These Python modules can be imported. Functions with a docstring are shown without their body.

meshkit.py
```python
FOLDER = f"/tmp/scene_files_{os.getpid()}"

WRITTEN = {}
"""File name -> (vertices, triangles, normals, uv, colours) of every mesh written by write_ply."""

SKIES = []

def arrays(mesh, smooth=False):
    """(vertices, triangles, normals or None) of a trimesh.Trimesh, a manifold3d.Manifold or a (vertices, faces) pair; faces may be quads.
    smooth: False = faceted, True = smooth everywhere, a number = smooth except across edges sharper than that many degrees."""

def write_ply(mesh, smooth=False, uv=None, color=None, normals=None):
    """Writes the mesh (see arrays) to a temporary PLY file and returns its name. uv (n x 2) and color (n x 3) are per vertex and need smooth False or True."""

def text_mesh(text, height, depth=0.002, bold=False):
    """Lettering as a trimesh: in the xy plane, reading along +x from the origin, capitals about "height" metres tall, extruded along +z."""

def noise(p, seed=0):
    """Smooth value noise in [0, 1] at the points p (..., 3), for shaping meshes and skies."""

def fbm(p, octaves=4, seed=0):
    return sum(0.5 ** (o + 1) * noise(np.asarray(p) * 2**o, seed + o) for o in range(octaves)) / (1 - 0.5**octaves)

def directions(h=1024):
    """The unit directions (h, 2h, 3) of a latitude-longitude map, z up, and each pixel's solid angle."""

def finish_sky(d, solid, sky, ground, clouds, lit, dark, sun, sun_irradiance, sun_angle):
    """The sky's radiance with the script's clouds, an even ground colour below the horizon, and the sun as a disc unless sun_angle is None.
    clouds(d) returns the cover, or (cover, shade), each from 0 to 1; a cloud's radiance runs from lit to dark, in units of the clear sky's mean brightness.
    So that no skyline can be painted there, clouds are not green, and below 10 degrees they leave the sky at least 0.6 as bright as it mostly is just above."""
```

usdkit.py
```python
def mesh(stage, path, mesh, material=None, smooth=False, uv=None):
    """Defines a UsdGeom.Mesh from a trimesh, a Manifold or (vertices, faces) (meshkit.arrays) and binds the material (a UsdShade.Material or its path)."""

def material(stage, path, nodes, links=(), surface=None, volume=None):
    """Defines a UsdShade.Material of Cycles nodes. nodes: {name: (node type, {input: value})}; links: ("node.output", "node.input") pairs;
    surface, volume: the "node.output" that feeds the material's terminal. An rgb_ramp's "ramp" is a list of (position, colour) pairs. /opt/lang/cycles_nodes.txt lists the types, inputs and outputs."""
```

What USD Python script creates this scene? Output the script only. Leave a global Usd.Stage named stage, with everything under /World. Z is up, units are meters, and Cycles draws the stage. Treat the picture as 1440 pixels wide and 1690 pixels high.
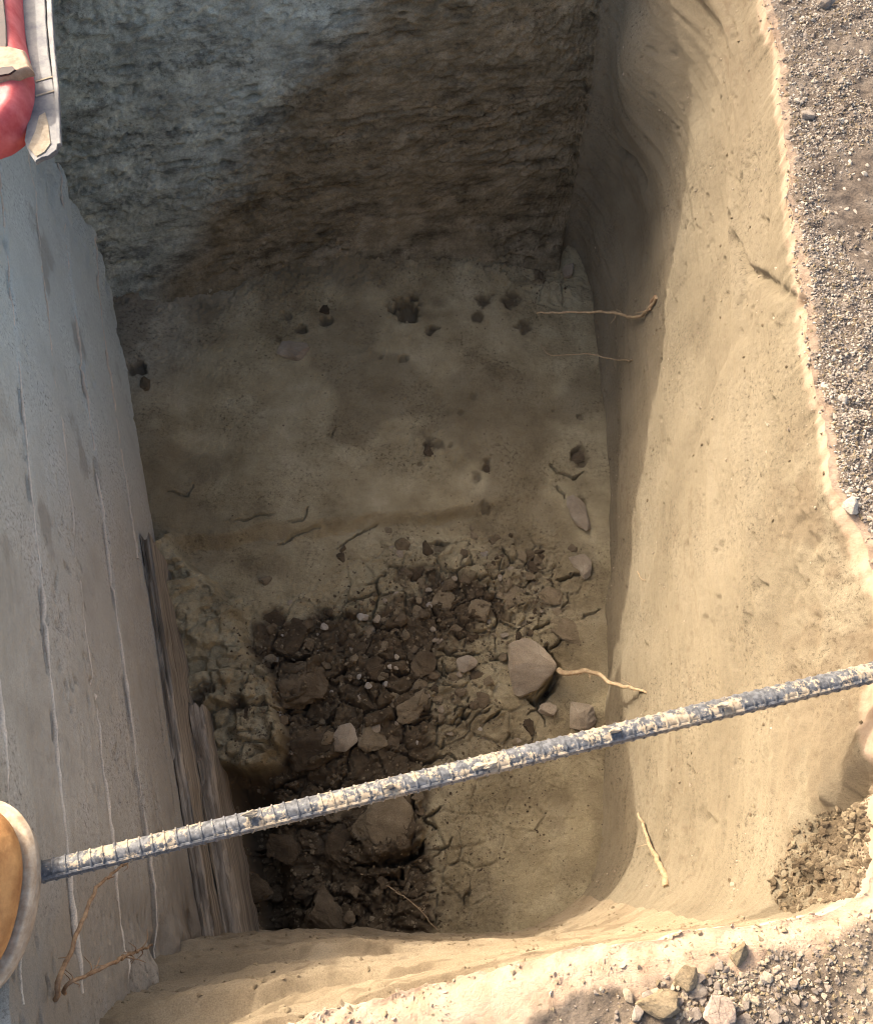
import math, random
import numpy as np, trimesh, usdkit, meshkit
from pxr import Usd, UsdGeom, UsdLux, UsdShade, Sdf, Gf, Vt
from scipy.interpolate import PchipInterpolator
from scipy.ndimage import gaussian_filter

stage = Usd.Stage.CreateInMemory()
UsdGeom.SetStageUpAxis(stage, UsdGeom.Tokens.z); UsdGeom.SetStageMetersPerUnit(stage, 1.0)
UsdGeom.Xform.Define(stage, '/World'); UsdGeom.Scope.Define(stage, '/World/Looks')
random.seed(7); RNG = np.random.default_rng(7)

# ------------------------------------------------------------------ camera, sky, sun, exposure
CAM_H, TILT, FPX = 0.53, math.radians(25), 1480.0
cam = UsdGeom.Camera.Define(stage, '/World/camera')
cam.CreateHorizontalApertureAttr(36.0); cam.CreateVerticalApertureAttr(36.0 * 1024 / 872)
cam.CreateFocalLengthAttr(36.0 * FPX / 1440); cam.CreateClippingRangeAttr(Gf.Vec2f(0.01, 200))
cam.AddTranslateOp().Set(Gf.Vec3d(0, 0, CAM_H)); cam.AddRotateXOp().Set(math.degrees(TILT))
cam.CreateExposureAttr(1.3)
SUN = np.array([-1.0, 1.0, 0.88]); SUN /= np.linalg.norm(SUN)           # towards the sun
SUN_EL, SUN_ROT = math.asin(SUN[2]), math.atan2(SUN[0], SUN[1])
sky = UsdLux.DomeLight.Define(stage, '/World/sky')
sky.GetPrim().SetCustomDataByKey('kind', 'structure')
skm = usdkit.material(stage, '/World/Looks/sky', {
    'sky': ('sky_texture', {'sky_type': 'single_scattering', 'sun_disc': False, 'sun_elevation': SUN_EL, 'sun_rotation': SUN_ROT, 'aerosol_density': 7.0}),
    'bg': ('background_shader', {'strength': 0.15})}, [('sky.color', 'bg.color')], surface='bg.background')
UsdShade.MaterialBindingAPI.Apply(sky.GetPrim()).Bind(skm)
sun = UsdLux.DistantLight.Define(stage, '/World/sun')
sun.CreateNormalizeAttr(True); sun.CreateIntensityAttr(0.5); sun.CreateAngleAttr(0.5); sun.CreateColorAttr(Gf.Vec3f(1, .93, .82))
zx = SUN; xx = np.cross([0, 0, 1.0], zx); xx /= np.linalg.norm(xx); yx = np.cross(zx, xx)
sun.AddTransformOp().Set(Gf.Matrix4d(*xx, 0, *yx, 0, *zx, 0, 0, 0, 3, 1))

# ------------------------------------------------------------------ helpers
CT, ST = math.cos(TILT), math.sin(TILT)
def ray(px, py):
    a, b = (px - 720) / FPX, -(py - 845) / FPX
    return np.array([a, b * CT + ST, b * ST - CT])
def at(px, py, z):                       # the point of height z that the photograph shows there
    d = ray(px, py); return np.array([0, 0, CAM_H]) + d * (z - CAM_H) / d[2]
def at_plane(px, py, p0, n):
    d = ray(px, py); o = np.array([0, 0, CAM_H]); return o + d * (np.dot(np.asarray(p0) - o, n) / np.dot(d, n))
USED = {}
def numbered(parent, name):
    k = USED.get((parent, name), -1) + 1; USED[parent, name] = k
    return f'{parent}/{name}' if k == 0 else f'{parent}/{name}_{k:03d}'
def data(prim, **kw):
    for k, v in kw.items():
        if v: prim.SetCustomDataByKey(k, v)
    return prim
def obj(name, mesh, mat, parent='/World', smooth=30, prim=None, **kw):
    path = numbered(str(parent), name)
    m = usdkit.mesh(stage, path, mesh, mat, smooth=smooth)
    for k, v in (prim or {}).items():
        UsdGeom.PrimvarsAPI(m).CreatePrimvar(k, Sdf.ValueTypeNames.FloatArray, 'vertex').Set(Vt.FloatArray.FromNumpy(np.asarray(v, np.float32)))
    data(m.GetPrim(), **kw); return path
def thing(name, label, category, loc=(0, 0, 0), group=None):
    path = numbered('/World', name)
    x = UsdGeom.Xform.Define(stage, path); x.AddTranslateOp().Set(Gf.Vec3d(*map(float, loc)))
    data(x.GetPrim(), label=label, category=category, group=group); return path
def fbm(p, o=4, seed=0): return meshkit.fbm(p, o, seed) - 0.5
def noise(p, seed=0): return meshkit.noise(p, seed)
def grid_faces(nu, nv, flip=False):
    i = np.arange(nu * nv).reshape(nu, nv)
    a, b, c, d = i[:-1, :-1].ravel(), i[1:, :-1].ravel(), i[1:, 1:].ravel(), i[:-1, 1:].ravel()
    f = np.vstack([np.stack([a, b, c], 1), np.stack([a, c, d], 1)])
    return f[:, ::-1] if flip else f
def tube(pts, radii, n=9, jitter=0.0, seed=0):
    pts = np.asarray(pts, float); radii = np.asarray(radii, float)
    t = np.gradient(pts, axis=0); t /= np.linalg.norm(t, axis=1, keepdims=True)
    up = np.array([0.13, .2, 1.0]); rg = np.random.default_rng(seed)
    V = []
    for p, tt, r in zip(pts, t, radii):
        a = np.cross(tt, up); a /= np.linalg.norm(a); b = np.cross(tt, a)
        for k in range(n):
            an = 2 * math.pi * k / n
            V.append(p + (a * math.cos(an) + b * math.sin(an)) * r * (1 + jitter * (rg.random() - .5)))
    F = []
    m = len(pts)
    for i in range(m - 1):
        for k in range(n):
            q = (k + 1) % n
            F += [(i * n + k, i * n + q, (i + 1) * n + q), (i * n + k, (i + 1) * n + q, (i + 1) * n + k)]
    V += [pts[0], pts[-1]]; c0, c1 = m * n, m * n + 1
    for k in range(n):
        q = (k + 1) % n; F += [(c0, q, k), (c1, (m - 1) * n + k, (m - 1) * n + q)]
    return np.array(V), np.array(F)
def path_smooth(pts, n):
    pts = np.asarray(pts, float); d = np.r_[0, np.cumsum(np.linalg.norm(np.diff(pts, axis=0), axis=1))]
    u = np.linspace(0, d[-1], n); return np.stack([PchipInterpolator(d, pts[:, k])(u) for k in range(3)], 1)

# ------------------------------------------------------------------ materials
def soil(name, c_dark, c_mid, c_light, scale=18, bump=0.6, damp_shade=(0.05, 0.034, 0.02), grey=None, crust=None, grain=900, strata=None, rough=0.9, specks=0.0):
    n = {'g': ('geometry', {}),
         'n1': ('noise_texture', {'scale': scale, 'detail': 6, 'roughness': 0.62}),
         'r1': ('rgb_ramp', {'ramp': [(0.28, c_dark), (0.5, c_mid), (0.72, c_light)]}),
         'n2': ('noise_texture', {'scale': grain, 'detail': 3, 'roughness': 0.7}),
         'r2': ('rgb_ramp', {'ramp': [(0.3, (0.62,) * 3), (0.55, (1,) * 3), (0.8, (1.25,) * 3)]}),
         'm2': ('mix', {'mix_type': 'multiply', 'fac': 0.8}),
         'n3': ('noise_texture', {'scale': grain * .28, 'detail': 8, 'roughness': 0.75}),
         'b1': ('bump', {'strength': bump, 'distance': 0.004}),
         'p': ('principled_bsdf', {'roughness': rough, 'specular_ior_level': 0.25, 'diffuse_roughness': 0.6})}
    l = [('g.position', 'n1.vector'), ('g.position', 'n2.vector'), ('g.position', 'n3.vector'), ('n1.fac', 'r1.fac'), ('n2.fac', 'r2.fac'),
         ('r1.color', 'm2.color1'), ('r2.color', 'm2.color2'), ('n3.fac', 'b1.height'), ('b1.normal', 'p.normal')]
    out = 'm2.color'
    if specks:
        n['kn'] = ('noise_texture', {'scale': specks, 'detail': 5, 'roughness': 0.8}); n['kr'] = ('rgb_ramp', {'ramp': [(0.36, (0.3, 0.28, 0.26)), (0.46, (0.9, 0.9, 0.9)), (0.6, (1, 1, 1)), (0.68, (1.35, 1.35, 1.35))]}); n['km'] = ('mix', {'mix_type': 'multiply'}); n['ks'] = ('noise_texture', {'scale': 13, 'detail': 4}); n['kk'] = ('rgb_ramp', {'ramp': [(.42, (.12,) * 3), (.62, (.95,) * 3)]}); l += [('g.position', 'ks.vector'), ('ks.fac', 'kk.fac'), ('kk.color', 'km.fac')]
        l += [('g.position', 'kn.vector'), ('kn.fac', 'kr.fac'), (out, 'km.color1'), ('kr.color', 'km.color2')]; out = 'km.color'
    if strata:
        n['smap'] = ('mapping', {'scale': (17, 17, 52), 'rotation': (0, -0.07, 0)}); n['sn'] = ('noise_texture', {'scale': 1.0, 'detail': 7, 'roughness': 0.72})
        n['sr'] = ('rgb_ramp', {'ramp': [(0.36, (0.22, 0.2, 0.18)), (0.46, (0.75, 0.75, 0.75)), (0.54, (1, 1, 1)), (0.7, (1.3, 1.3, 1.3))]}); n['sm'] = ('mix', {'mix_type': 'multiply', 'fac': strata})
        l += [('g.position', 'smap.vector'), ('smap.vector', 'sn.vector'), ('sn.fac', 'sr.fac'), (out, 'sm.color1'), ('sr.color', 'sm.color2')]; out = 'sm.color'
    if grey:  # greyed tint that paints cool light into the colour
        n['ga'] = ('attribute', {'attribute': 'grey'}); n['gm'] = ('mix', {'mix_type': 'mix'}); n['gh'] = ('hsv', {'saturation': 0.22, 'value': 1.0})
        n['gt'] = ('mix', {'mix_type': 'multiply', 'fac': 1.0, 'color2': grey})
        l += [(out, 'gh.color'), ('gh.color', 'gt.color1'), ('ga.fac', 'gm.fac'), (out, 'gm.color1'), ('gt.color', 'gm.color2')]; out = 'gm.color'
    if damp_shade:  # one tone for damp soil and for shade painted into the colour
        n['wa'] = ('attribute', {'attribute': 'damp_shade'}); n['wm'] = ('mix', {'mix_type': 'mix', 'color2': damp_shade}); n['wx'] = ('mix', {'mix_type': 'multiply', 'fac': 0.85})
        l += [('r2.color', 'wx.color2'), ('wm.color', 'wx.color1'), ('wa.fac', 'wm.fac'), (out, 'wm.color1')]; out = 'wm.color'; del n['wx']; l = [q for q in l if 'wx.' not in q[0] and 'wx.' not in q[1]]
    if crust:
        n['ca'] = ('attribute', {'attribute': 'crust'}); n['cm'] = ('mix', {'mix_type': 'mix'})
        n['cn'] = ('noise_texture', {'scale': 70, 'detail': 6, 'roughness': 0.65}); n['cr'] = ('rgb_ramp', {'ramp': [(0.3, crust[0]), (0.5, crust[1]), (0.75, crust[2])]})
        l += [('g.position', 'cn.vector'), ('cn.fac', 'cr.fac'), ('ca.fac', 'cm.fac'), (out, 'cm.color1'), ('cr.color', 'cm.color2')]; out = 'cm.color'
    l.append((out, 'p.base_color'))
    return usdkit.material(stage, '/World/Looks/' + name, n, l, surface='p.BSDF')
CRUST = ((0.35, 0.23, 0.145), (0.47, 0.34, 0.235), (0.56, 0.445, 0.325))
M_FLOOR = soil('floor_soil', (0.29, 0.226, 0.125), (0.45, 0.366, 0.215), (0.57, 0.478, 0.3), scale=18, bump=1.0, specks=210, damp_shade=(0.105, 0.073, 0.042), grey=(1.05, 1.08, 1.0))
M_FAR = soil('layered_soil', (0.18, 0.14, 0.08), (0.3, 0.238, 0.145), (0.43, 0.355, 0.235), scale=34, bump=1.3, specks=190, grey=(1.72, 1.84, 1.62), strata=0.75, grain=700, crust=CRUST)
M_WALL = soil('smooth_clay', (0.16, 0.127, 0.08), (0.22, 0.178, 0.114), (0.27, 0.222, 0.147), scale=7, bump=0.5, specks=330, damp_shade=(0.12, 0.085, 0.05), crust=CRUST, grain=1100)
M_NEAR = soil('sandy_soil', (0.22, 0.165, 0.1), (0.285, 0.22, 0.137), (0.345, 0.275, 0.18), scale=16, bump=0.5, damp_shade=(0.12, 0.085, 0.05), crust=CRUST)
M_GROUND = soil('gravelly_ground', (0.085, 0.061, 0.043), (0.15, 0.116, 0.088), (0.24, 0.195, 0.152), scale=38, bump=1.0, specks=240, damp_shade=(0.29, 0.222, 0.148), crust=CRUST, grain=520)
M_CLOD = soil('clod_soil', (0.16, 0.118, 0.068), (0.26, 0.198, 0.12), (0.35, 0.275, 0.175), scale=40, bump=0.9, damp_shade=None)
M_DARKCLOD = soil('damp_clod_soil', (0.055, 0.037, 0.021), (0.1, 0.07, 0.04), (0.165, 0.118, 0.07), scale=50, bump=0.9, damp_shade=None, rough=0.8)
M_MIDCLOD = soil('brown_clod_soil', (0.1, 0.07, 0.04), (0.17, 0.124, 0.074), (0.25, 0.19, 0.12), scale=45, bump=0.9, damp_shade=None)
M_STONE = soil('tan_stone', (0.26, 0.2, 0.135), (0.36, 0.29, 0.205), (0.46, 0.385, 0.285), scale=35, bump=0.5, damp_shade=None)
M_PALE = soil('pale_stone', (0.3, 0.25, 0.19), (0.4, 0.345, 0.275), (0.5, 0.45, 0.37), scale=60, bump=0.3, damp_shade=None)
M_PINK = soil('pinkish_stone', (0.26, 0.19, 0.14), (0.36, 0.275, 0.21), (0.44, 0.35, 0.28), scale=60, bump=0.6, damp_shade=None)
M_GRIT = soil('grey_grit', (0.135, 0.105, 0.08), (0.225, 0.183, 0.145), (0.34, 0.29, 0.235), scale=120, bump=0.3, damp_shade=None)
M_CONC = soil('form_cast_concrete', (0.39, 0.335, 0.255), (0.48, 0.42, 0.325), (0.55, 0.487, 0.395), scale=13, bump=0.5, specks=300, damp_shade=(0.19, 0.15, 0.105), grey=(1.14, 1.22, 1.12), grain=1300)
M_FIN = soil('cement_fin_paste', (0.52, 0.44, 0.34), (0.64, 0.55, 0.43), (0.7, 0.62, 0.5), scale=60, bump=0.4, damp_shade=None)
def wood_mat(name, a, b):
    return usdkit.material(stage, '/World/Looks/' + name, {
        'g': ('texture_coordinate', {}), 'mr': ('mapping', {'rotation': (0, 0, -math.atan2(.281, 1))}), 'mp': ('mapping', {'scale': (230, 7, 230)}), 'n': ('noise_texture', {'scale': 1.0, 'detail': 6, 'roughness': 0.65}),
        'r': ('rgb_ramp', {'ramp': [(0.3, a), (0.65, b)]}), 'b': ('bump', {'strength': 0.8, 'distance': 0.003}), 'p': ('principled_bsdf', {'roughness': 0.9, 'specular_ior_level': 0.2})},
        [('g.object', 'mr.vector'), ('mr.vector', 'mp.vector'), ('mp.vector', 'n.vector'), ('n.fac', 'r.fac'), ('r.color', 'p.base_color'), ('n.fac', 'b.height'), ('b.normal', 'p.normal')], surface='p.BSDF')
M_WOOD = wood_mat('weathered_wood', (0.1, 0.075, 0.05), (0.42, 0.35, 0.265))
def plain(name, a, b, scale=60, rough=0.6, metal=0.0, bump=0.2, dist=0.001, detail=5, lo=0.35, hi=0.65):
    return usdkit.material(stage, '/World/Looks/' + name, {
        'g': ('geometry', {}), 'n': ('noise_texture', {'scale': scale, 'detail': detail, 'roughness': 0.65}), 'r': ('rgb_ramp', {'ramp': [(lo, a), (hi, b)]}),
        'b': ('bump', {'strength': bump, 'distance': dist}), 'p': ('principled_bsdf', {'roughness': rough, 'metallic': metal})},
        [('g.position', 'n.vector'), ('n.fac', 'r.fac'), ('r.color', 'p.base_color'), ('n.fac', 'b.height'), ('b.normal', 'p.normal')], surface='p.BSDF')
M_ROOT = plain('pale_root', (0.27, 0.175, 0.09), (0.42, 0.315, 0.185), 300, 0.75)
M_ROOTDARK = plain('brown_root', (0.16, 0.09, 0.045), (0.34, 0.22, 0.12), 200, 0.8)
M_LEATHER = plain('tan_leather', (0.27, 0.115, 0.033), (0.5, 0.26, 0.09), 75, 0.7, bump=0.7, dist=0.002, detail=9)
M_WELT = plain('dusty_welt', (0.3, 0.215, 0.135), (0.48, 0.385, 0.275), 160, 0.85, bump=0.4)
M_SOLE = plain('dusty_rubber', (0.26, 0.2, 0.14), (0.42, 0.34, 0.25), 120, 0.85)
M_THREAD = plain('dark_thread', (0.1, 0.05, 0.02), (0.16, 0.08, 0.035), 300, 0.8)
M_RED = plain('red_plastic', (0.42, 0.045, 0.045), (0.58, 0.13, 0.12), 60, 0.6, bump=0.25)
M_BROWN = plain('brown_strap', (0.2, 0.125, 0.075), (0.34, 0.23, 0.15), 120, 0.8)
M_BLACK = plain('painted_recess_shade', (0.02, 0.008, 0.006), (0.04, 0.014, 0.01), 80, 0.7)
M_METAL = plain('worn_aluminium', (0.075, 0.076, 0.088), (0.2, 0.19, 0.175), 70, 0.65, metal=0.2, bump=0.3, lo=.3, hi=.6)
M_MUD = plain('dried_mud', (0.25, 0.195, 0.13), (0.36, 0.295, 0.21), 200, 0.95, bump=0.6)
M_STEEL = usdkit.material(stage, '/World/Looks/muddy_steel', {
    'g': ('geometry', {}), 'n': ('noise_texture', {'scale': 210, 'detail': 8, 'roughness': 0.75}), 'n2': ('noise_texture', {'scale': 44, 'detail': 4, 'roughness': 0.6}),
    'ad': ('math', {'math_type': 'add'}), 'r': ('rgb_ramp', {'ramp': [(0.935, (0, 0, 0)), (0.965, (1, 1, 1))]}), 'sc': ('math', {'math_type': 'multiply', 'value2': 0.93}),
    'c1': ('noise_texture', {'scale': 420, 'detail': 4}), 'rs': ('rgb_ramp', {'ramp': [(0.35, (0.05, 0.051, 0.054)), (0.65, (0.13, 0.131, 0.136))]}),
    'rm': ('rgb_ramp', {'ramp': [(0.35, (0.2, 0.155, 0.105)), (0.65, (0.33, 0.272, 0.198))]}),
    'm': ('mix', {}), 'rr': ('rgb_ramp', {'ramp': [(0, (0.42,) * 3), (1, (0.95,) * 3)]}), 'b': ('bump', {'strength': 0.35, 'distance': 0.0006}), 'p': ('principled_bsdf', {'metallic': 0.0, 'specular_ior_level': 0.25})},
    [('g.position', 'n.vector'), ('g.position', 'n2.vector'), ('g.position', 'c1.vector'), ('n.fac', 'ad.value1'), ('n2.fac', 'ad.value2'), ('ad.value', 'sc.value1'), ('sc.value', 'r.fac'),
     ('c1.fac', 'rs.fac'), ('c1.fac', 'rm.fac'), ('r.color', 'm.fac'), ('rs.color', 'm.color1'), ('rm.color', 'm.color2'), ('m.color', 'p.base_color'), ('r.color', 'rr.fac'), ('rr.color', 'p.roughness'),
     ('ad.value', 'b.height'), ('b.normal', 'p.normal')], surface='p.BSDF')

# ------------------------------------------------------------------ the foundation's plane
F0 = np.array([-0.248, 0.06, 0.0]); FD = np.array([-0.281, 1, 0]); FD /= np.linalg.norm(FD); FN = np.array([FD[1], -FD[0], 0])   # FN looks into the pit
def fpt(u, z, out=0.0): return F0 + FD * u + FN * out + np.array([0, 0, z])

# ------------------------------------------------------------------ pit walls and ground, lofted round the opening
LV = [-0.62, -0.3, -0.12, 0.0]
RINGS = np.array([
 [(-.52, .81), (-.15, .90), (.195, .955), (.235, .72), (.217, .41), (.208, .27), (.202, .17), (.19, .09), (.165, .045), (.09, .004), (.02, -.008), (-.08, -.015), (-.2, -.02), (-.3, -.03)],
 [(-.53, .84), (-.15, .925), (.195, .967), (.258, .73), (.24, .41), (.228, .27), (.222, .17), (.212, .085), (.19, .03), (.1, -.006), (.02, -.016), (-.08, -.028), (-.2, -.032), (-.3, -.04)],
 [(-.54, .85), (-.15, .935), (.187, .975), (.278, .745), (.256, .414), (.247, .275), (.245, .19), (.228, .09), (.2, .012), (.112, -.006), (.03, -.018), (-.08, -.036), (-.2, -.06), (-.3, -.07)],
 [(-.55, .86), (-.15, .94), (.19, .985), (.293, .749), (.268, .416), (.263, .28), (.282, .19), (.2525, .105), (.232, .012), (.123, -.002), (.03, -.017), (-.075, -.044), (-.2, -.09), (-.3, -.1)]])
mid = RINGS[2]; chord = np.r_[0, np.cumsum(np.linalg.norm(np.diff(mid, axis=0), axis=1))]
NS, NZ = 1150, 330
S = np.linspace(0, chord[-1], NS); Z = np.linspace(-0.62, 0, NZ)
along = np.stack([PchipInterpolator(chord, RINGS[k], axis=0)(S) for k in range(4)], 1)            # NS,4,2
along[:, :, :] = gaussian_filter(along, (9, 0, 0), mode='nearest')
XY = PchipInterpolator(LV, along, axis=1)(Z)                                                        # NS,NZ,2
ZZ = np.broadcast_to(Z, (NS, NZ)); SS = np.broadcast_to(S[:, None], (NS, NZ))
tan = np.gradient(along[:, 2], axis=0); tan /= np.linalg.norm(tan, axis=1, keepdims=True)
inward = np.stack([tan[:, 1], -tan[:, 0]], 1); inward *= np.sign(((np.array([-.05, .45]) - along[:, 2]) * inward).sum(1))[:, None]
def sm(a, b, x): t = np.clip((x - a) / (b - a), 0, 1); return t * t * (3 - 2 * t)
s_far, s_near = chord[2], chord[8]
w_far = 1 - sm(s_far - .03, s_far + .04, SS); w_near = sm(s_near - .03, s_near + .06, SS); w_right = np.clip(1 - w_far - w_near, 0, 1)
q = np.stack([SS, ZZ, np.zeros_like(SS)], -1)
zt = ZZ + 0.07 * (SS - .3) * -1.0 * w_far                                                            # strata climb a little to the right
qt = np.stack([SS, zt, np.zeros_like(SS)], -1)
far_d = (0.013 * fbm(qt * [6, 14, 1] + 3, 4, 1) + 0.004 * fbm(qt * [30, 60, 1], 4, 2) + 0.011 * fbm(qt * [130, 180, 1], 4, 5) * sm(.30, .60, meshkit.fbm(qt * [9, 24, 1] + 2, 3, 6)) * sm(-.48, -.36, ZZ) + 0.004 * fbm(qt * [300, 300, 1], 2, 7)
         - 0.007 * sm(.58, .70, meshkit.fbm(qt * [34, 130, 1] + 9, 5, 8)) * sm(.46, .56, meshkit.fbm(qt * [6, 16, 1] + 4, 3, 9)) + .07 * sm(-.42, -.60, ZZ) ** 2)
right_d = (0.014 * fbm(q * [5, 18, 1], 4, 11) + 0.006 * fbm(q * [9, 90, 1], 3, 12) + 0.0016 * fbm(q * [180, 220, 1], 3, 13) - 0.003 * sm(.70, .80, meshkit.fbm(q * [50, 110, 1], 4, 14))
           + 0.035 * np.exp(-((SS - s_far - .12) / .05) ** 2 - ((ZZ + .16) / .09) ** 2) - 0.018 * np.exp(-((SS - s_far - .16) / .07) ** 2 - ((ZZ + .36) / .09) ** 2))
s_led = chord[7]
s_led = chord[7] + .055
ledge = np.exp(-((SS - s_led) / .027) ** 2) * sm(-.095, -.055, ZZ)
right_d = right_d + ledge * (0.05 * fbm(q * [70, 70, 1], 4, 15))
near_d = (0.020 * fbm(q * [8, 14, 1], 3, 21) + 0.012 * fbm(q * [14, 60, 1], 4, 22) + 0.002 * fbm(q * [160, 160, 1], 3, 23))
step = sum(0.010 * sm(z0 + .012 * a - .004, z0 + .012 * a + .004, -ZZ) for z0, a in ((.05, fbm(q * [14, .01, 1], 3, 31) * 6), (.13, fbm(q * [11, .01, 1], 3, 32) * 8), (.24, fbm(q * [9, .01, 1], 3, 33) * 8)))
near_d = near_d * (1 - .5 * sm(chord[11], chord[10], SS)) + step * sm(chord[9], chord[11] + .02, SS) - .012 * sm(chord[9], chord[11], SS) + .004 * fbm(q * [110, 110, 1], 4, 24)
rim_j = 0.012 * fbm(np.stack([S * 28, S * 0, S * 0], -1), 5, 41) + 0.004 * fbm(np.stack([S * 170, S * 0 + 5, S * 0], -1), 3, 42)
rim_j = rim_j + w_far[:, 0] * .07 * fbm(np.stack([S * 13, S * 0 + 2, S * 0], -1), 3, 46)  # unseen far rim made jagged to shape the shadow edge on the right wall
fade = sm(-.05, 0, ZZ)
def scrape(u, seed, w): k = np.floor(u).astype(int); h = ((k * 7919 + seed * 104729) % 1013) / 1013.0; return gaussian_filter(h - .5, w)
right_d = right_d + .008 * scrape(ZZ * 13 + SS * 2.2 + 1.4 * fbm(q * [5, 9, 1], 3, 47), 3, (3, 2)) + .006 * scrape(SS * 9 + ZZ * 4 + 1.2 * fbm(q * [6, 6, 1], 3, 48), 5, (3, 2)) + .0022 * fbm(q * [14, 260, 1], 3, 49)
gran = w_right * sm(chord[4] + .05, chord[5], SS) * sm(-.13, -.03, ZZ + .05 * fbm(q * [12, 12, 1], 3, 43)); right_d = right_d + gran * (.007 * fbm(q * [150, 150, 1], 4, 44))
disp = (w_far * far_d + w_right * right_d + w_near * near_d) * (1 - fade) + fade * rim_j[:, None]
WXY = XY + inward[:, None, :] * disp[:, :, None]
V = np.concatenate([WXY, ZZ[..., None]], -1)
V[:, :, 2] += -0.006 * sm(-.012, 0, ZZ) * 0

def groove(pts, width, depth):           # furrows in the clay
    v = V.reshape(-1, 3); c = np.array([0, 0, CAM_H]); w = []
    for px, py in pts:
        d = ray(px, py); d /= np.linalg.norm(d); r = v[::5] - c; t = r @ d; w.append(v[::5][np.argmin(np.linalg.norm(r - t[:, None] * d, axis=1) + .02 * t)])
    w = np.array(w); near_ = np.linalg.norm(v - w.mean(0), axis=1) < np.linalg.norm(w - w.mean(0), axis=1).max() + .05
    p = v[near_] + .008 * np.stack([fbm(v[near_] * 60 + k, 3, 45) for k in range(3)], 1); D = np.full(len(p), 9.0)
    for i in range(len(w) - 1):
        ab = w[i + 1] - w[i]; t = np.clip(((p - w[i]) @ ab) / (ab @ ab), 0, 1); D = np.minimum(D, np.linalg.norm(p - w[i] - t[:, None] * ab, axis=1))
    ii = np.where(near_)[0] // NZ; v[near_, :2] -= inward[ii] * (depth * np.exp(-(D / width) ** 2))[:, None]
groove([(1425, 1275), (1370, 1330), (1320, 1380), (1295, 1430), (1298, 1480)], .007, .018)
groove([(1205, 392), (1225, 440), (1270, 470), (1325, 500)], .005, .009)
groove([(1020, 240), (1045, 268), (1060, 300)], .007, .012)
groove([(1165, 1350), (1185, 1365)], .003, .005)
# attributes of the walls: cool light painted in the far left corner, damp patches with painted shade upper right, the pale crust under the surface
def blob(x, y, cx, cy, rx, ry): return np.exp(-(((x - cx) / rx) ** 2 + ((y - cy) / ry) ** 2))
gx = V[..., 0]; edge = -0.06 + 0.82 * (ZZ + .107)                                                     # the painted cool light ends in an edge leaning across the layers
cool_light_w = w_far * (1 - sm(-.045, .045, gx - edge + .07 * fbm(q * [16, 16, 1], 4, 51)))
crust_w = sm(-.015 , -.007, ZZ + .018 * fbm(q * [60, 60, 1], 4, 52)) * (0.62 * w_right + w_near + w_far * .6)
damp_shade_w = 0.75 * ledge * sm(.45, .6, meshkit.fbm(q * [40, 40, 1], 4, 53)) + .4 * w_right * sm(.60, .72, meshkit.fbm(q * [120, 190, 1] + 7, 4, 54)) * sm(.5, .62, meshkit.fbm(q * [5, 9, 1], 3, 55)) + .30 * w_right * sm(-.2, -.06, ZZ + .10 * fbm(q * [7, 12, 1], 4, 57)) * sm(chord[4] + .12, chord[3], SS + .1 * fbm(q * [6, 20, 1], 3, 58)) \
        + .55 * gran * sm(.4, .55, meshkit.fbm(q * [30, 30, 1], 4, 59)) + w_near * .5 * sm(.58, .7, meshkit.fbm(q * [40, 80, 1], 4, 56))  # also paints shade over the upper far part of the right wall
splits = [0, int(np.searchsorted(S, s_far + .002)), int(np.searchsorted(S, s_near + .02)), NS - 1]
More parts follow.
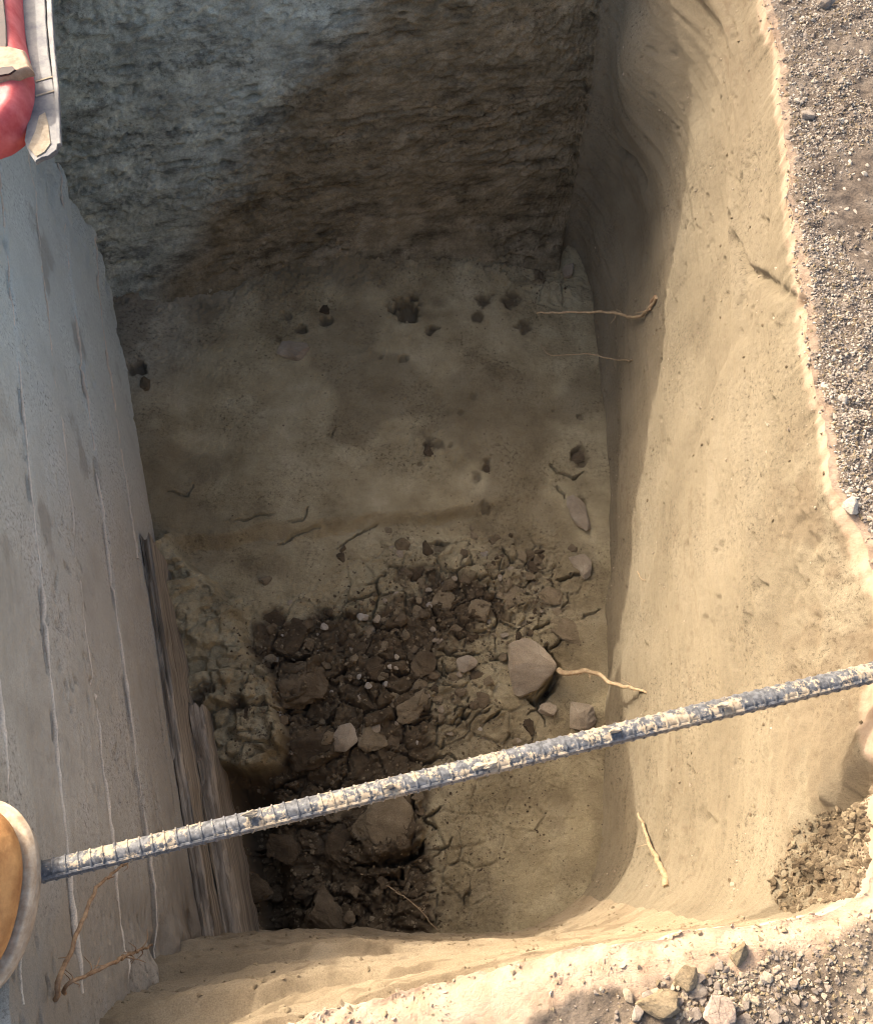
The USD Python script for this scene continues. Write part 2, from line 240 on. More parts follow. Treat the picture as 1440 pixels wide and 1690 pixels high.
full = trimesh.Trimesh(V.reshape(-1, 3), grid_faces(NS, NZ), process=False)
flip = (full.face_normals[NZ * 40 + 40, :2] @ inward[40]) < 0
for k, (nm, mt, lab) in enumerate((('far_pit_wall', M_FAR, 'rough layered earth face at the far end of the pit'), ('right_pit_wall', M_WALL, 'smooth scraped clay face on the right of the pit'), ('near_pit_wall', M_NEAR, 'sandy earth face below the pale near rim'))):
    a, b = splits[k], splits[k + 1] + 1
    sl = (slice(a, b), slice(None))
    obj(nm, (V[sl].reshape(-1, 3), grid_faces(b - a, NZ, flip)), mt, smooth=True, prim={'grey': cool_light_w[sl].ravel(), 'damp_shade': np.clip(damp_shade_w[sl], 0, 1).ravel(), 'crust': np.clip(crust_w[sl], 0, 1).ravel()}, label=lab, kind='structure')

# ground: a closed loop outside the opening, running on under the foundation on the left
rim = V[:, -1, :2]
left = path_smooth([(*rim[-1], 0), (-.42, -.1, 0), (-.52, .3, 0), (-.64, .8, 0), (*rim[0], 0)], 60)[1:-1, :2]
loop = np.vstack([rim, left]); NL = len(loop); onrim = np.r_[np.ones(NS), np.zeros(58)]
cen = np.array([-.08, .45]); rad = loop - cen
inw = np.vstack([inward, np.tile([[1.0, 0]], (58, 1))]); dirn = rad / np.linalg.norm(rad, axis=1, keepdims=True) - 0.8 * inw
dirn = gaussian_filter(dirn, (25, 0), mode='wrap'); dirn /= np.linalg.norm(dirn, axis=1, keepdims=True)
R = np.r_[np.arange(0, 0.012, 0.0012), np.arange(0.012, 0.2, 0.0021), 0.2 * 1.09 ** np.arange(0, 64)]
G = loop[:, None] + dirn[:, None] * R[None, :, None]
gs = np.broadcast_to(np.r_[S, np.linspace(S[-1], S[-1] + 1, 58)][:, None], (NL, len(R))); RR = np.broadcast_to(R, gs.shape)
g3 = np.concatenate([G, np.zeros_like(G[..., :1])], -1)
cw_s = np.interp(np.r_[S, np.full(58, S[-1])], chord, [.005, .005, .005, .005, .005, .006, .008, .008, .012, .018, .036, .062, .085, .09])
crust_g = 1 - sm(.75, 1.15, RR / cw_s[:, None] + 1.5 * fbm(g3 * 55, 4, 64) + .5 * fbm(g3 * 14, 2, 66))
gz = (0.010 * fbm(g3 * 14, 4, 61) + 0.006 * fbm(g3 * 130, 4, 62) * (1 - .75 * np.clip(crust_g, 0, 1))) * sm(0, .02, RR) * (1 - sm(.6, 3, RR)) + 0.004 * sm(0, .01, RR) - 0.035 * (1 - np.r_[gaussian_filter(np.ones(NS), 3), np.zeros(58)])[:, None]
gz = gz + 0.004 * np.exp(-((RR - .004) / .004) ** 2) * fbm(g3 * 90, 3, 63) * 1.5 * sm(0, .002, RR)
crust_g = np.clip(crust_g, 0, 1) * np.interp(np.r_[S, np.full(58, S[-1])], chord, [.5, .5, .5, .5, .5, .55, .65, .8, .9, 1, 1, 1, 1, 1])[:, None]
wet_g = sm(.48, .62, meshkit.fbm(g3 * 12, 4, 65)) * 0 + 1.2 * blob(G[..., 0], G[..., 1], .22, -.08, .13, .08) * sm(.35, .6, meshkit.fbm(g3 * 20, 4, 67) + .1)
nrg = len(R)
idx = np.arange(NL * nrg).reshape(NL, nrg); idx2 = np.vstack([idx, idx[:1]])
a, b, c, d = idx2[:-1, :-1].ravel(), idx2[1:, :-1].ravel(), idx2[1:, 1:].ravel(), idx2[:-1, 1:].ravel()
gf = np.vstack([np.stack([a, b, c], 1), np.stack([a, c, d], 1)])
GV = np.concatenate([G, gz[..., None]], -1).reshape(-1, 3)
if np.cross(GV[gf[5000, 1]] - GV[gf[5000, 0]], GV[gf[5000, 2]] - GV[gf[5000, 0]])[2] < 0: gf = gf[:, ::-1]
obj('ground', (GV, gf), M_GROUND, smooth=True, prim={'crust': np.clip(crust_g, 0, 1).ravel(), 'damp_shade': np.clip(wet_g, 0, 1).ravel(), 'grey': np.zeros(len(GV))}, label='grey gravelly ground with a pale broken rim around the pit', kind='structure')

# ------------------------------------------------------------------ pit floor
ZF = -0.55
def fl(px, py, z=ZF): return at(px, py, z)[:2]
st = 0.0015
xs, ys = np.arange(-.56, .28, st), np.arange(-.09, 1.0, st)
X, Y = np.meshgrid(xs, ys, indexing='ij'); P = np.stack([X, Y, np.zeros_like(X)], -1)
warp = np.stack([0.02 * fbm(P * 30, 3, 71), 0.02 * fbm(P * 30 + 9, 3, 72), np.zeros_like(X)], -1); PW = P + warp
H = np.full_like(X, ZF) + 0.018 * fbm(P * 5, 4, 73) + 0.005 * fbm(P * 38, 4, 74) + 0.0018 * fbm(P * 220, 3, 75)
def px_field(pts):                       # signed distance along y to a polyline drawn across the floor
    w = np.array([fl(*p) for p in pts]); o = np.argsort(w[:, 0]); return Y - np.interp(X, w[o, 0], w[o, 1])
d1 = px_field([(215, 960), (330, 900), (430, 885), (520, 880), (620, 868), (760, 850), (1010, 800)]) + .02 * fbm(P * 22, 4, 76)
H += 0.022 * sm(-.010, .006, d1) * sm(.2, .0, X)
d2 = px_field([(200, 520), (420, 500), (600, 478), (760, 440), (930, 400)])
H += 0.015 * sm(-.07, .05, d2) ** 2                                                                    # talus under the far face
# crumbly zone
def zone(*b): return np.clip(sum(w * blob(X, Y, *fl(px, py), rx, ry) for px, py, rx, ry, w in b), 0, 1)
crumb = zone((760, 980, .10, .07, 1), (600, 1060, .10, .07, 1), (500, 1130, .08, .07, 1), (850, 990, .07, .07, .8), (640, 1170, .10, .06, .9), (460, 1420, .09, .10, 1), (560, 1400, .09, .09, 1), (900, 470, .06, .05, .6), (650, 1480, .06, .06, .5), (800, 440, .07, .03, .5), (800, 1220, .09, .05, .35), (720, 1460, .09, .06, .2), (870, 1350, .06, .05, .2), (330, 600, .07, .05, .16), (600, 640, .2, .12, .07), (700, 740, .07, .05, .18))
def cells(scale, seed, j=0.0):
    """Rounded lumps: the distance to the nearest of scattered points (2-D cells), and each cell's own random number."""
    q = PW[..., :2] * scale; i0 = np.floor(q).astype(int); best = np.full(X.shape, 9.0); second = np.full(X.shape, 9.0); rid = np.zeros(X.shape)
    for dx in (-1, 0, 1):
        for dy in (-1, 0, 1):
            c = i0 + [dx, dy]; h = (c[..., 0] * 374761393 + c[..., 1] * 668265263 + seed * 97531) & 0xFFFFFFFF
            h = ((h ^ (h >> 13)) * 1274126177) & 0xFFFFFFFF; r1 = (h & 0xFFFF) / 65535; r2 = ((h >> 16) & 0xFFFF) / 65535
            dd = np.hypot(c[..., 0] + .15 + .7 * r1 - q[..., 0], c[..., 1] + .15 + .7 * r2 - q[..., 1])
            m = dd < best; second = np.where(m, best, np.minimum(second, dd)); rid = np.where(m, (r1 * 7.3 + r2 * 3.7) % 1, rid); best = np.where(m, dd, best)
    return best, second - best, rid
b1, e1, r1_ = cells(26, 1); b2, e2, r2_ = cells(62, 2); b3, e3, r3_ = cells(130, 3)
H += crumb * (0.012 * (r1_ - .5) * sm(.0, .12, e1) - 0.010 * (1 - sm(.0, .10, e1)) * (r1_ > .45)
              + 0.010 * (r2_ - .45) * sm(0, .25, e2) + 0.005 * np.sqrt(np.clip(1 - b3 ** 2 * 2, 0, 1)) * (r3_ > .35))
H -= 0.035 * zone((460, 1420, .09, .12, 1), (430, 1530, .09, .05, .7))
# slump of pale clay beside the foundation
slump = zone((340, 1060, .05, .07, 1), (400, 1190, .05, .055, 1), (330, 1150, .05, .05, .8), (290, 990, .03, .09, .7), (430, 1240, .03, .025, .6))
slump_s = sm(.32, .52, slump + .35 * fbm(P * 38, 4, 77))
H += 0.045 * slump_s + slump_s * (0.016 * fbm(P * 45, 4, 78) + 0.012 * (r2_ - .5) * sm(0, .10, e2) + .016 * (r1_ - .5) * sm(0, .05, e1) + .004 * fbm(P * 260, 3, 89))
# bank along the foundation at the far end, rim of soil along the right face and in the near corner
uF = (X - F0[0]) * FN[0] + (Y - F0[1]) * FN[1]
H += 0.02 * sm(.07, .0, uF + .02 * fbm(P * 25, 3, 79)) * sm(.3, .5, Y)
# plates of clay with deep cracks
def plate(poly, lift, tilt=(0, 0)):
    from shapely import contains_xy, Polygon
    w = np.array([fl(*p) for p in poly]); c = w.mean(0)
    q = PW + np.stack([0.006 * fbm(P * 90, 3, 80), 0.006 * fbm(P * 90 + 5, 3, 81), np.zeros_like(X)], -1)
    m = contains_xy(Polygon(w), q[..., 0], q[..., 1]).astype(float); mm = gaussian_filter(m, .8)
    return mm * (lift + tilt[0] * (X - c[0]) + tilt[1] * (Y - c[1]))
H += plate([(585, 1320), (600, 1300), (690, 1300), (692, 1390), (660, 1415), (610, 1420), (580, 1380)], .016, (.05, -.10))
H += plate([(540, 1370), (600, 1390), (660, 1425), (660, 1445), (590, 1450), (545, 1420)], .012, (0, -.1))
H += plate([(455, 1095), (520, 1090), (528, 1130), (490, 1170), (450, 1150)], .016, (0, -.05))
H += plate([(460, 1210), (550, 1200), (550, 1250), (500, 1275), (465, 1250)], .014)
H += plate([(510, 1470), (590, 1480), (590, 1530), (545, 1540), (500, 1520)], .012)
H += plate([(700, 1300), (780, 1290), (800, 1400), (720, 1400)], .004)
H += plate([(575, 1150), (640, 1130), (660, 1180), (600, 1200)], .010)
H += plate([(720, 1130), (800, 1120), (830, 1180), (740, 1200)], .006)
# cracks and tool cuts
def crack(pts, width, depth):
    global H
    w = np.array([fl(*p) for p in pts]); D = np.full(X.shape, 9.0)
    lo, hi = w.min(0) - .03, w.max(0) + .03
    ix, iy = np.where((xs > lo[0]) & (xs < hi[0]))[0], np.where((ys > lo[1]) & (ys < hi[1]))[0]
    if not len(ix) or not len(iy): return
    sl = (slice(ix[0], ix[-1] + 1), slice(iy[0], iy[-1] + 1))
    p = P[sl][..., :2] + np.stack([.011 * fbm(P[sl] * 70, 4, 82), .011 * fbm(P[sl] * 70 + 4, 4, 83)], -1)
    D = np.full(p.shape[:2], 9.0); nseg = len(w) - 1
    for i in range(nseg):
        ab = w[i + 1] - w[i]; t = np.clip(((p - w[i]) @ ab) / (ab @ ab), 0, 1)
        g = (i + t) / nseg; taper = np.clip(np.minimum(g, 1 - g) * 4, .25, 1)
        D = np.minimum(D, np.linalg.norm(p - (w[i] + t[..., None] * ab), axis=-1) / taper)
    ab = w[-1] - w[0]; ab /= np.linalg.norm(ab); side_ = (p - w[0]) @ np.array([-ab[1], ab[0]]) * (1 if ab[0] > 0 else -1)
    H[sl] += .16 * depth * np.exp(-np.maximum(side_, 0) / .012) * (side_ > 0) * np.exp(-(D / .012) ** 2)
    H[sl] -= depth * (1 - sm(width * .2, width * .75, D)) * (.55 + .9 * noise(P[sl] * 60, 88))
for pts, wd, dp in [
  ([(430, 1105), (470, 1092), (520, 1088)], .004, .03), ([(530, 1130), (560, 1112), (575, 1105)], .0035, .025), ([(455, 1180), (500, 1165), (535, 1135)], .004, .025),
  ([(460, 900), (490, 890), (520, 880), (528, 878)], .002, .01), ([(480, 875), (505, 872), (515, 852)], .0018, .008), ([(555, 910), (585, 885), (622, 868)], .0022, .012),
  ([(380, 870), (420, 868), (470, 858)], .002, .007), ([(590, 1055), (625, 1040), (645, 1020)], .003, .014), ([(585, 1425), (640, 1432), (690, 1412), (695, 1390)], .006, .035),
  ([(678, 1300), (680, 1330), (690, 1352)], .0035, .022), ([(600, 1452), (660, 1450), (662, 1428)], .0035, .02), ([(700, 1405), (730, 1400), (745, 1385)], .002, .01),
  ([(520, 1210), (545, 1190), (552, 1170)], .004, .02), ([(545, 1365), (575, 1380), (600, 1400)], .003, .018), ([(555, 1480), (565, 1465)], .004, .02), ([(545, 1530), (580, 1528), (588, 1510)], .0045, .025),
  ([(470, 1480), (500, 1500), (540, 1490)], .003, .015), ([(400, 1330), (440, 1345), (480, 1340)], .003, .018), ([(380, 1400), (430, 1395), (470, 1410)], .003, .018), 
  ([(905, 765), (920, 780), (945, 788), (965, 780)], .003, .012), ([(915, 800), (935, 825)], .002, .009), ([(940, 950), (970, 945), (972, 935)], .0025, .012), ([(835, 975), (870, 965), (880, 950)], .0022, .011),
  ([(905, 1070), (930, 1060), (940, 1040)], .0025, .012), ([(780, 960), (820, 955), (830, 945)], .002, .010), ([(925, 1005), (940, 990), (935, 975)], .002, .010), ([(870, 1180), (885, 1170), (900, 1200)], .002, .008),
  ([(525, 742), (550, 735), (555, 722)], .0018, .006), ([(280, 830), (320, 832), (325, 815)], .002, .009), ([(640, 1190), (700, 1195), (740, 1180)], .003, .013), ([(720, 1075), (760, 1090), (790, 1082)], .003, .014),
  ([(620, 1110), (660, 1118), (700, 1110)], .003, .014), ([(500, 1275), (470, 1285), (440, 1300)], .003, .015), ([(640, 1240), (700, 1260), (730, 1250)], .003, .012), ([(700, 1000), (720, 1020), (725, 1045)], .003, .014)]:
    crack(pts, wd, dp)
crack([(902, 1066), (918, 1100), (914, 1130), (890, 1162), (872, 1158)], .009, .035)  # carved to give the dark shadow crescent beside the large stone
H -= .06 * sm(.03, .038, uF) * sm(.085, .05, uF + .02 * fbm(P * 40, 3, 90)) * sm(.17, .13, Y + .02 * fbm(P * 40, 3, 91)) * sm(-.04, -.02, Y)
ra = random.Random(5)
for _ in range(120):                      # shrinkage cracks between the crumbs
    px, py = ra.uniform(430, 980), ra.uniform(890, 1540); x, y = fl(px, py)
    i, j = int((x - xs[0]) / st), int((y - ys[0]) / st)
    if crumb[i, j] < .25: continue
    an = ra.uniform(0, 6.3); pts = [(px, py)]
    for _ in range(3): an += ra.uniform(-.8, .8); pts.append((pts[-1][0] + 14 * math.cos(an), pts[-1][1] + 9 * math.sin(an)))
    crack(pts, .0022, ra.uniform(.006, .014))
# holes left by clods and worms, their inner dark partly painted into the colour
DAMP_SHADE = np.zeros_like(X)
for px, py, r, dp in [(670, 485, .021, .04), (714, 520, .009, .02), (535, 510, .009, .022), (500, 562, .009, .018), (240, 632, .013, .03), (476, 538, .008, .012), (665, 604, .008, .016), (630, 603, .004, .01), (955, 755, .013, .02), (802, 775, .010, .018),
                      (785, 798, .007, .012), (706, 743, .010, .014), (722, 745, .007, .012), (692, 778, .005, .01), (743, 748, .004, .01), (800, 845, .008, .014), (778, 660, .007, .008), (880, 935, .010, .02), (958, 686, .005, .01), (405, 1176, .011, .02), (345, 1170, .012, .03), (360, 1150, .010, .03), (453, 1022, .013, .012),
                      (685, 945, .014, .01), (665, 945, .010, .012), (855, 890, .008, .014), (530, 1018, .012, .012), (634, 952, .005, .01), (960, 822, .008, .012), (912, 676, .004, .006), (760, 690, .006, .005), (725, 905, .007, .012), (870, 505, .012, .014), (845, 465, .014, .016), (800, 470, .012, .012), (790, 500, .009, .01), (465, 580, .006, .006)]:
    x, y = fl(px, py, ZF + (.05 if py < 530 else 0)); d = np.hypot(X - x, (Y - y) * .85) / r + 1.7 * fbm(P * 95, 4, 84)
    H -= .45 * dp * (1 - sm(.35, 1.05, d)); DAMP_SHADE = np.maximum(DAMP_SHADE, (.8 if r > .008 else .6) * (1 - sm(.45, 1.35, d)))
fx, fy = X, Y
damp = zone((470, 1440, .10, .12, 1.2), (560, 1420, .09, .10, 1), (490, 1110, .08, .07, 1), (560, 1210, .12, .05, 1), (600, 1110, .09, .06, .8), (720, 1000, .08, .06, .55), (800, 1000, .07, .05, .4), (460, 1290, .10, .04, .9), (980, 1430, .02, .05, .25), (860, 460, .08, .05, .45), (640, 1500, .08, .05, .4))
DAMP_SHADE = np.maximum(DAMP_SHADE, .95 * sm(.32, .62, damp + .7 * fbm(P * 32, 5, 85) + .25 * (r2_ - .5) * crumb) * (1 - slump_s * .85) )
DAMP_SHADE = np.maximum(DAMP_SHADE, .35 * sm(.5, .62, meshkit.fbm(P * 9 + 3, 4, 86)) * (1 - slump_s))
DAMP_SHADE = np.maximum(DAMP_SHADE, .55 * sm(-.05, .02, d2 + .07 * fbm(P * 24, 4, 94)) * sm(.3, .55, meshkit.fbm(P * 15, 3, 95)))
H += sm(-.06, .02, d2) * (.012 * fbm(P * 40, 4, 96) + .006 * (r3_ - .5) * sm(0, .3, e3))
cool_light_fl = sm(.12, -.09, X - (-.39 + .5 * (Y - .72)) + .07 * fbm(P * 16, 4, 87)) * sm(.50, .66, Y)  # cool light painted onto the far left of the floor
inside = np.ones_like(X, bool)
from shapely import contains_xy, Polygon
poly = Polygon(np.vstack([along[:, 1], [(-.35, -.05), (-.6, .84)]])).buffer(.035)
inside = contains_xy(poly, X, Y) & (uF > -.03)
nx, ny = X.shape; F = grid_faces(nx, ny)
vm = inside.ravel(); F = F[vm[F].all(1)]
FV = np.stack([X, Y, H], -1).reshape(-1, 3)
keep = np.zeros(len(FV), bool); keep[F.ravel()] = True; ren = np.cumsum(keep) - 1
obj('pit_floor', (FV[keep], ren[F]), M_FLOOR, smooth=True, prim={'damp_shade': np.clip(DAMP_SHADE, 0, 1).ravel()[keep], 'grey': cool_light_fl.ravel()[keep] * .55}, label='trodden brown soil floor of the pit with cracks and crumbs', kind='structure')
def floor_z(x, y):
    i = min(max(int(round((x - xs[0]) / st)), 0), nx - 1); j = min(max(int(round((y - ys[0]) / st)), 0), ny - 1); return float(H[i, j])
def on_floor(px, py):
    z = ZF
    for _ in range(6): p = at(px, py, z); z = floor_z(p[0], p[1])
    return np.array([p[0], p[1], z])

# ------------------------------------------------------------------ concrete foundation
LINES = [-0.018, -0.103, -0.195, -0.294, -0.405]
U = np.arange(-.62, 1.3, .0026); W = np.concatenate([np.arange(-.70, -.44, .004), np.arange(-.44, 0.0005, .0016)]); UU, WW = np.meshgrid(U, W, indexing='ij')
qf = np.stack([UU, WW, np.zeros_like(UU)], -1)
o = 0.003 * fbm(qf * [3, 8, 1], 4, 101) + 0.0012 * fbm(qf * [40, 60, 1], 4, 102)
lw = [WW - (z0 + .003 * fbm(np.stack([UU * 3, UU * 0 + k, UU * 0], -1), 3, 103)) for k, z0 in enumerate(LINES)]
boards = sum(np.where(l < 0, 1, 0) * dz for l, dz in zip(lw, (.0, .0022, -.0030, .0030, .0)))
o = o + .0022 * fbm(qf * [16, 200, 1], 3, 115) * .5 + .0011 * fbm(qf * [220, 220, 1], 3, 116)
o = o + gaussian_filter(boards.astype(float), (1, .8))
for k, l in enumerate(lw):
    o = o - .006 * np.exp(-((l - .003) / .0016) ** 2) * sm(.52, .62, meshkit.fbm(np.stack([UU * 30, UU * 0 + k, UU * 0], -1), 4, 105)) * (1 if k else .4)
pit = meshkit.fbm(qf * [110, 170, 1], 3, 106); o = o - .004 * sm(.70, .78, pit) * sm(.45, .6, meshkit.fbm(qf * [6, 6, 1], 3, 107))
far_rough = sm(.62, .78, UU + .08 * fbm(qf * 12, 3, 108)) * sm(-.05, -.2, WW + .3 * (UU - .7)); o = o + far_rough * (.03 * fbm(qf * [14, 30, 1], 5, 109))
o = o + sm(-.02, -.09, UU) * sm(-.12, -.3, WW) * .03 * fbm(qf * [20, 20, 1], 4, 110)
FV2 = F0 + UU[..., None] * FD + o[..., None] * FN + WW[..., None] * np.array([0, 0, 1.0])
wetc = .45 * sm(.64, .76, meshkit.fbm(qf * [16, 24, 1], 5, 111)) * sm(.48, .62, meshkit.fbm(qf * [4, 5, 1], 3, 112)) + .5 * sm(.03, -.05, UU + .05 * fbm(qf * 15, 3, 113)) + .35 * sm(-.26, -.40, WW) * sm(.4, .1, UU)
cool_light_c = sm(.22, .55, UU + .5 * WW + .1 + .12 * fbm(qf * 7, 4, 114))  # cool light painted into the concrete towards its far end
found = thing('concrete_foundation', 'grey concrete foundation wall with board marks on the left of the pit', 'foundation')
face_path = obj('cast_face', (FV2.reshape(-1, 3), grid_faces(*UU.shape)), M_CONC, found, smooth=True, prim={'damp_shade': np.clip(wetc, 0, 1).ravel(), 'grey': np.clip(cool_light_c, 0, 1).ravel()})
ff = trimesh.Trimesh(FV2.reshape(-1, 3), grid_faces(*UU.shape), process=False)
if (ff.face_normals[1000] @ FN) < 0: UsdGeom.Mesh.Get(stage, face_path).CreateOrientationAttr('leftHanded')
top_u = FV2[:, -1]                                                                                    # top: from the face's edge back to the rear
back = np.stack([top_u - FN * t + np.array([0, 0, .002 * (t > 0)]) for t in (0, .004, .03, .2, .42)], 1); bb = F0 + U[:, None] * FD - .42 * FN + np.array([0, 0, -.7])
back = np.concatenate([back, bb[:, None]], 1); bm = trimesh.Trimesh(back.reshape(-1, 3), grid_faces(len(U), 6), process=False)
tf = grid_faces(len(U), 6, bm.face_normals[:, 2][np.abs(bm.face_normals[:, 2]) > .5].mean() < 0)
obj('block_top', (back.reshape(-1, 3), tf), M_CONC, found, smooth=True, prim={'damp_shade': np.zeros(len(U) * 6), 'grey': np.zeros(len(U) * 6)})
for k, z0 in enumerate(LINES):                                                                        # fins of cement squeezed between the boards
    rg = np.random.default_rng(200 + k); u = np.arange(-.1, .95, .006)
    if k == 4: u = np.arange(.33, .85, .006)
    zz = z0 + .003 * fbm(np.stack([u * 3, u * 0 + k, u * 0], -1), 3, 103)
    ii = np.clip(np.searchsorted(U, u), 0, len(U) - 1)
    off = np.array([o[i, np.argmin(np.abs(W - z))] for i, z in zip(ii, zz)])
    rr = .0007 + .0021 * np.clip(fbm(np.stack([u * 18, u * 0 + k * 9, u * 0], -1), 4, 120) * 2 + .35, 0, 1)
    pts = np.array([fpt(a, b, c - .0006) for a, b, c in zip(u, zz, off)])
    obj('cement_fin', tube(pts, rr, 7, .5, k), M_FIN, found, smooth=40)

# ------------------------------------------------------------------ old form boards along the foot of the foundation
def board(name, label, u0, u1, z0, z1, thick, out, seed, zt=0.0, bend=0.0):
    u = np.arange(u0, u1, .004); n = 15; c = []
    prof = [(0, 0), (0, .33), (0, .66), (0, 1), (.1, 1.0), (.3, 1), (.55, 1), (.8, 1), (.93, .99), (1, .96), (1, .7), (1, .45), (1, .2), (1, 0), (.5, 0)]
    V = np.zeros((len(u), n, 3))
    for j, (a, b) in enumerate(prof):
        nz = fbm(np.stack([u * 9, u * 0 + j * 1.3, u * 0], -1), 4, seed); n2 = fbm(np.stack([u * 40, u * 0 + j * 2.1, u * 0], -1), 3, seed + 1)
        t = out + a * thick + .010 * nz * (a > 0) + .004 * n2 * (a > 0) + bend * (u - u0); z = z0 + b * (z1 - z0) + (.022 * nz + .012 * n2) * (b > .5) + zt * (u - u0)
        V[:, j] = F0 + u[:, None] * FD + t[:, None] * FN; V[:, j, 2] = z
    V[0, :, :2] += FD[:2] * .004 * RNG.random((n, 1)) ; V[-1, :, :2] += FD[:2] * .014 * RNG.random((n, 1))
    idx = np.arange(len(u) * n).reshape(len(u), n); Fc = []
    for i in range(len(u) - 1):
        for j in range(n): q = (j + 1) % n; Fc += [(idx[i, j], idx[i, q], idx[i + 1, q]), (idx[i, j], idx[i + 1, q], idx[i + 1, j])]
    for e, s in ((0, 1), (len(u) - 1, -1)):
        for j in range(1, n - 1): Fc.append((idx[e, 0], idx[e, j], idx[e, j + 1])[::s])
    m = trimesh.Trimesh(V.reshape(-1, 3), Fc, process=False); m.fix_normals()
    return obj(name, m, M_WOOD, smooth=35, label=label, category='board')
board('form_board', 'upper weathered grey board left against the foot of the concrete foundation', -.09, .36, -.62, -.425, .012, .003, 131)
board('form_board', 'short thick broken board standing beside the dark hollow, nearest the bottom rim', -.085, .165, -.68, -.478, .017, .015, 141, zt=.02, bend=.0)

# ------------------------------------------------------------------ rebar
a0, a1 = at(58, 1442, .012), at(1440, 1110, .0125); dr = a1 - a0; L = np.linalg.norm(dr); dr /= L; a1 = a1 + dr * .16; L += .16
rb = thing('reinforcing_bar', 'muddy ribbed steel bar lying across the pit opening', 'steel bar')
n = 260; tt = np.linspace(0, L, n); core = a0 + tt[:, None] * dr
core[:, 2] += .001 * np.sin(tt * 7)
obj('bar', tube(core, np.full(n, .0057), 20), M_STEEL, rb, smooth=40)
side = np.cross(dr, [0, 0, 1.0]); side /= np.linalg.norm(side); upv = np.cross(side, dr)
for sgn in (1, -1):
    pts = core + sgn * side * .0052 * .75 + upv * .0052 * .66 * sgn
    obj('long_rib', tube(pts, np.full(n, .0013), 8), M_STEEL, rb, smooth=40)
k = 0
for dpos in np.arange(.004, L - .003, .0066):
    c = a0 + dr * dpos; c[2] += .001 * math.sin(dpos * 7)
    an = np.linspace(0, 2 * math.pi, 23)[:-1]; pts = np.array([c + side * math.cos(t) * .0060 + upv * math.sin(t) * .0060 + dr * .0010 * math.sin(t + .6) for t in an])
    V3, F3 = [], []
    prof = ((-.0011, -.0009), (-.0004, .0003), (.0004, .0003), (.0011, -.0009))
    for i, t in enumerate(an):
        rdir = side * math.cos(t) + upv * math.sin(t)
        for (ax, rr) in prof: V3.append(pts[i] + dr * ax + rdir * rr)
    m_ = len(an)
    for i in range(m_):
        for j in range(3):
            p, q2 = i * 4 + j, ((i + 1) % m_) * 4 + j; F3 += [(p, q2, q2 + 1), (p, q2 + 1, p + 1)]
    mm = trimesh.Trimesh(V3, F3, process=False)
    if ((mm.triangles_center - c) * mm.face_normals).sum() < 0: mm.invert()
    obj('rib', mm, M_STEEL, rb, smooth=50)
def lump(size, seed, sub=3, cuts=10, rough=.10, flat=1.0):
    """A broken stone or clod: the hull of a few scattered points, its edges worn and its faces uneven."""
    rg = np.random.default_rng(seed); p = rg.normal(size=(cuts + 8, 3)); p /= np.linalg.norm(p, axis=1, keepdims=True); p *= rg.uniform(.78, 1.12, (len(p), 1))
    m = trimesh.convex.convex_hull(p)
    if sub <= 1: return trimesh.Trimesh(m.vertices * np.array(size) * [1, 1, flat], m.faces, process=False)
    v, f = trimesh.remesh.subdivide_to_size(m.vertices, m.faces, {2: .42, 3: .22, 4: .11}[sub]); m = trimesh.Trimesh(v, f); m.merge_vertices()
    trimesh.smoothing.filter_laplacian(m, iterations={2: 1, 3: 2, 4: 4}[sub], lamb=.5); v = m.vertices.copy(); v /= np.abs(v).max(0)
    nn_ = m.vertex_normals; v = v + nn_ * (rough * (1.6 * fbm(v * 2.1 + seed % 97, 4, seed % 50) + .9 * fbm(v * 7 + seed % 31, 3, seed % 50 + 1)))[:, None]
    return trimesh.Trimesh(v * np.array(size) * [1, 1, flat], m.faces, process=False)
for px, py, ln, w in ((412, 1336, .005, .003), (792, 1270, .006, .003), (808, 1266, .005, .003), (1190, 1165, .004, .002), (640, 1300, .004, .002), (1010, 1205, .004, .002)):
    p = at(px, py, .018); s_ = (p - a0) @ dr; c = a0 + dr * s_ + np.array([0, 0, .0055]) + (p - a0 - dr * s_) * .6
    m = lump((ln, w * .8, .002), 300 + px, 3, 4, .4); m.vertices = m.vertices[:, [0]] * dr + m.vertices[:, [1]] * side + m.vertices[:, [2]] * upv + c
    obj('dried_mud', m, M_MUD, rb, smooth=60)

# ------------------------------------------------------------------ work boot (toe over the edge, the rest on the foundation)
toe = at(64, 1492, .035)
toe = at(60, 1492, .022)
bt = thing('work_boot', 'tan leather work boot whose toe reaches over the foundation beside the steel bar', 'boot', (toe[0], toe[1], .014))
def outline(u, grow=0.0):                # half widths on both sides at the distance u behind the toe tip
    w = .052 * np.clip(1 - np.clip(1 - u / .046, 0, 1) ** 2.6, 0, 1) ** (1 / 2.3)
    waist = 1 - .20 * np.exp(-((u - .17) / .05) ** 2); heel = np.clip(1 - np.clip((u - .262) / .03, 0, 1) ** 2.2, 0, 1) ** .5
    return w * waist * heel + grow * (w > 0)
def ring_loft(rings, mat, name, parent, close=True, smooth=40):
    n = len(rings[0]); V = np.vstack(rings); idx = np.arange(len(V)).reshape(len(rings), n); Fc = []
    for i in range(len(rings) - 1):
        for j in range(n): q = (j + 1) % n; Fc += [(idx[i, j], idx[i, q], idx[i + 1, q]), (idx[i, j], idx[i + 1, q], idx[i + 1, j])]
    if close:
        c = len(V); V = np.vstack([V, rings[0].mean(0), rings[-1].mean(0)])
        for j in range(n): q = (j + 1) % n; Fc += [(c, idx[0, q], idx[0, j]), (c + 1, idx[-1, j], idx[-1, q])]
    m = trimesh.Trimesh(V, Fc, process=False); m.fix_normals(); return obj(name, m, mat, parent, smooth=smooth)
th = np.linspace(0, 2 * math.pi, 141)[:-1]
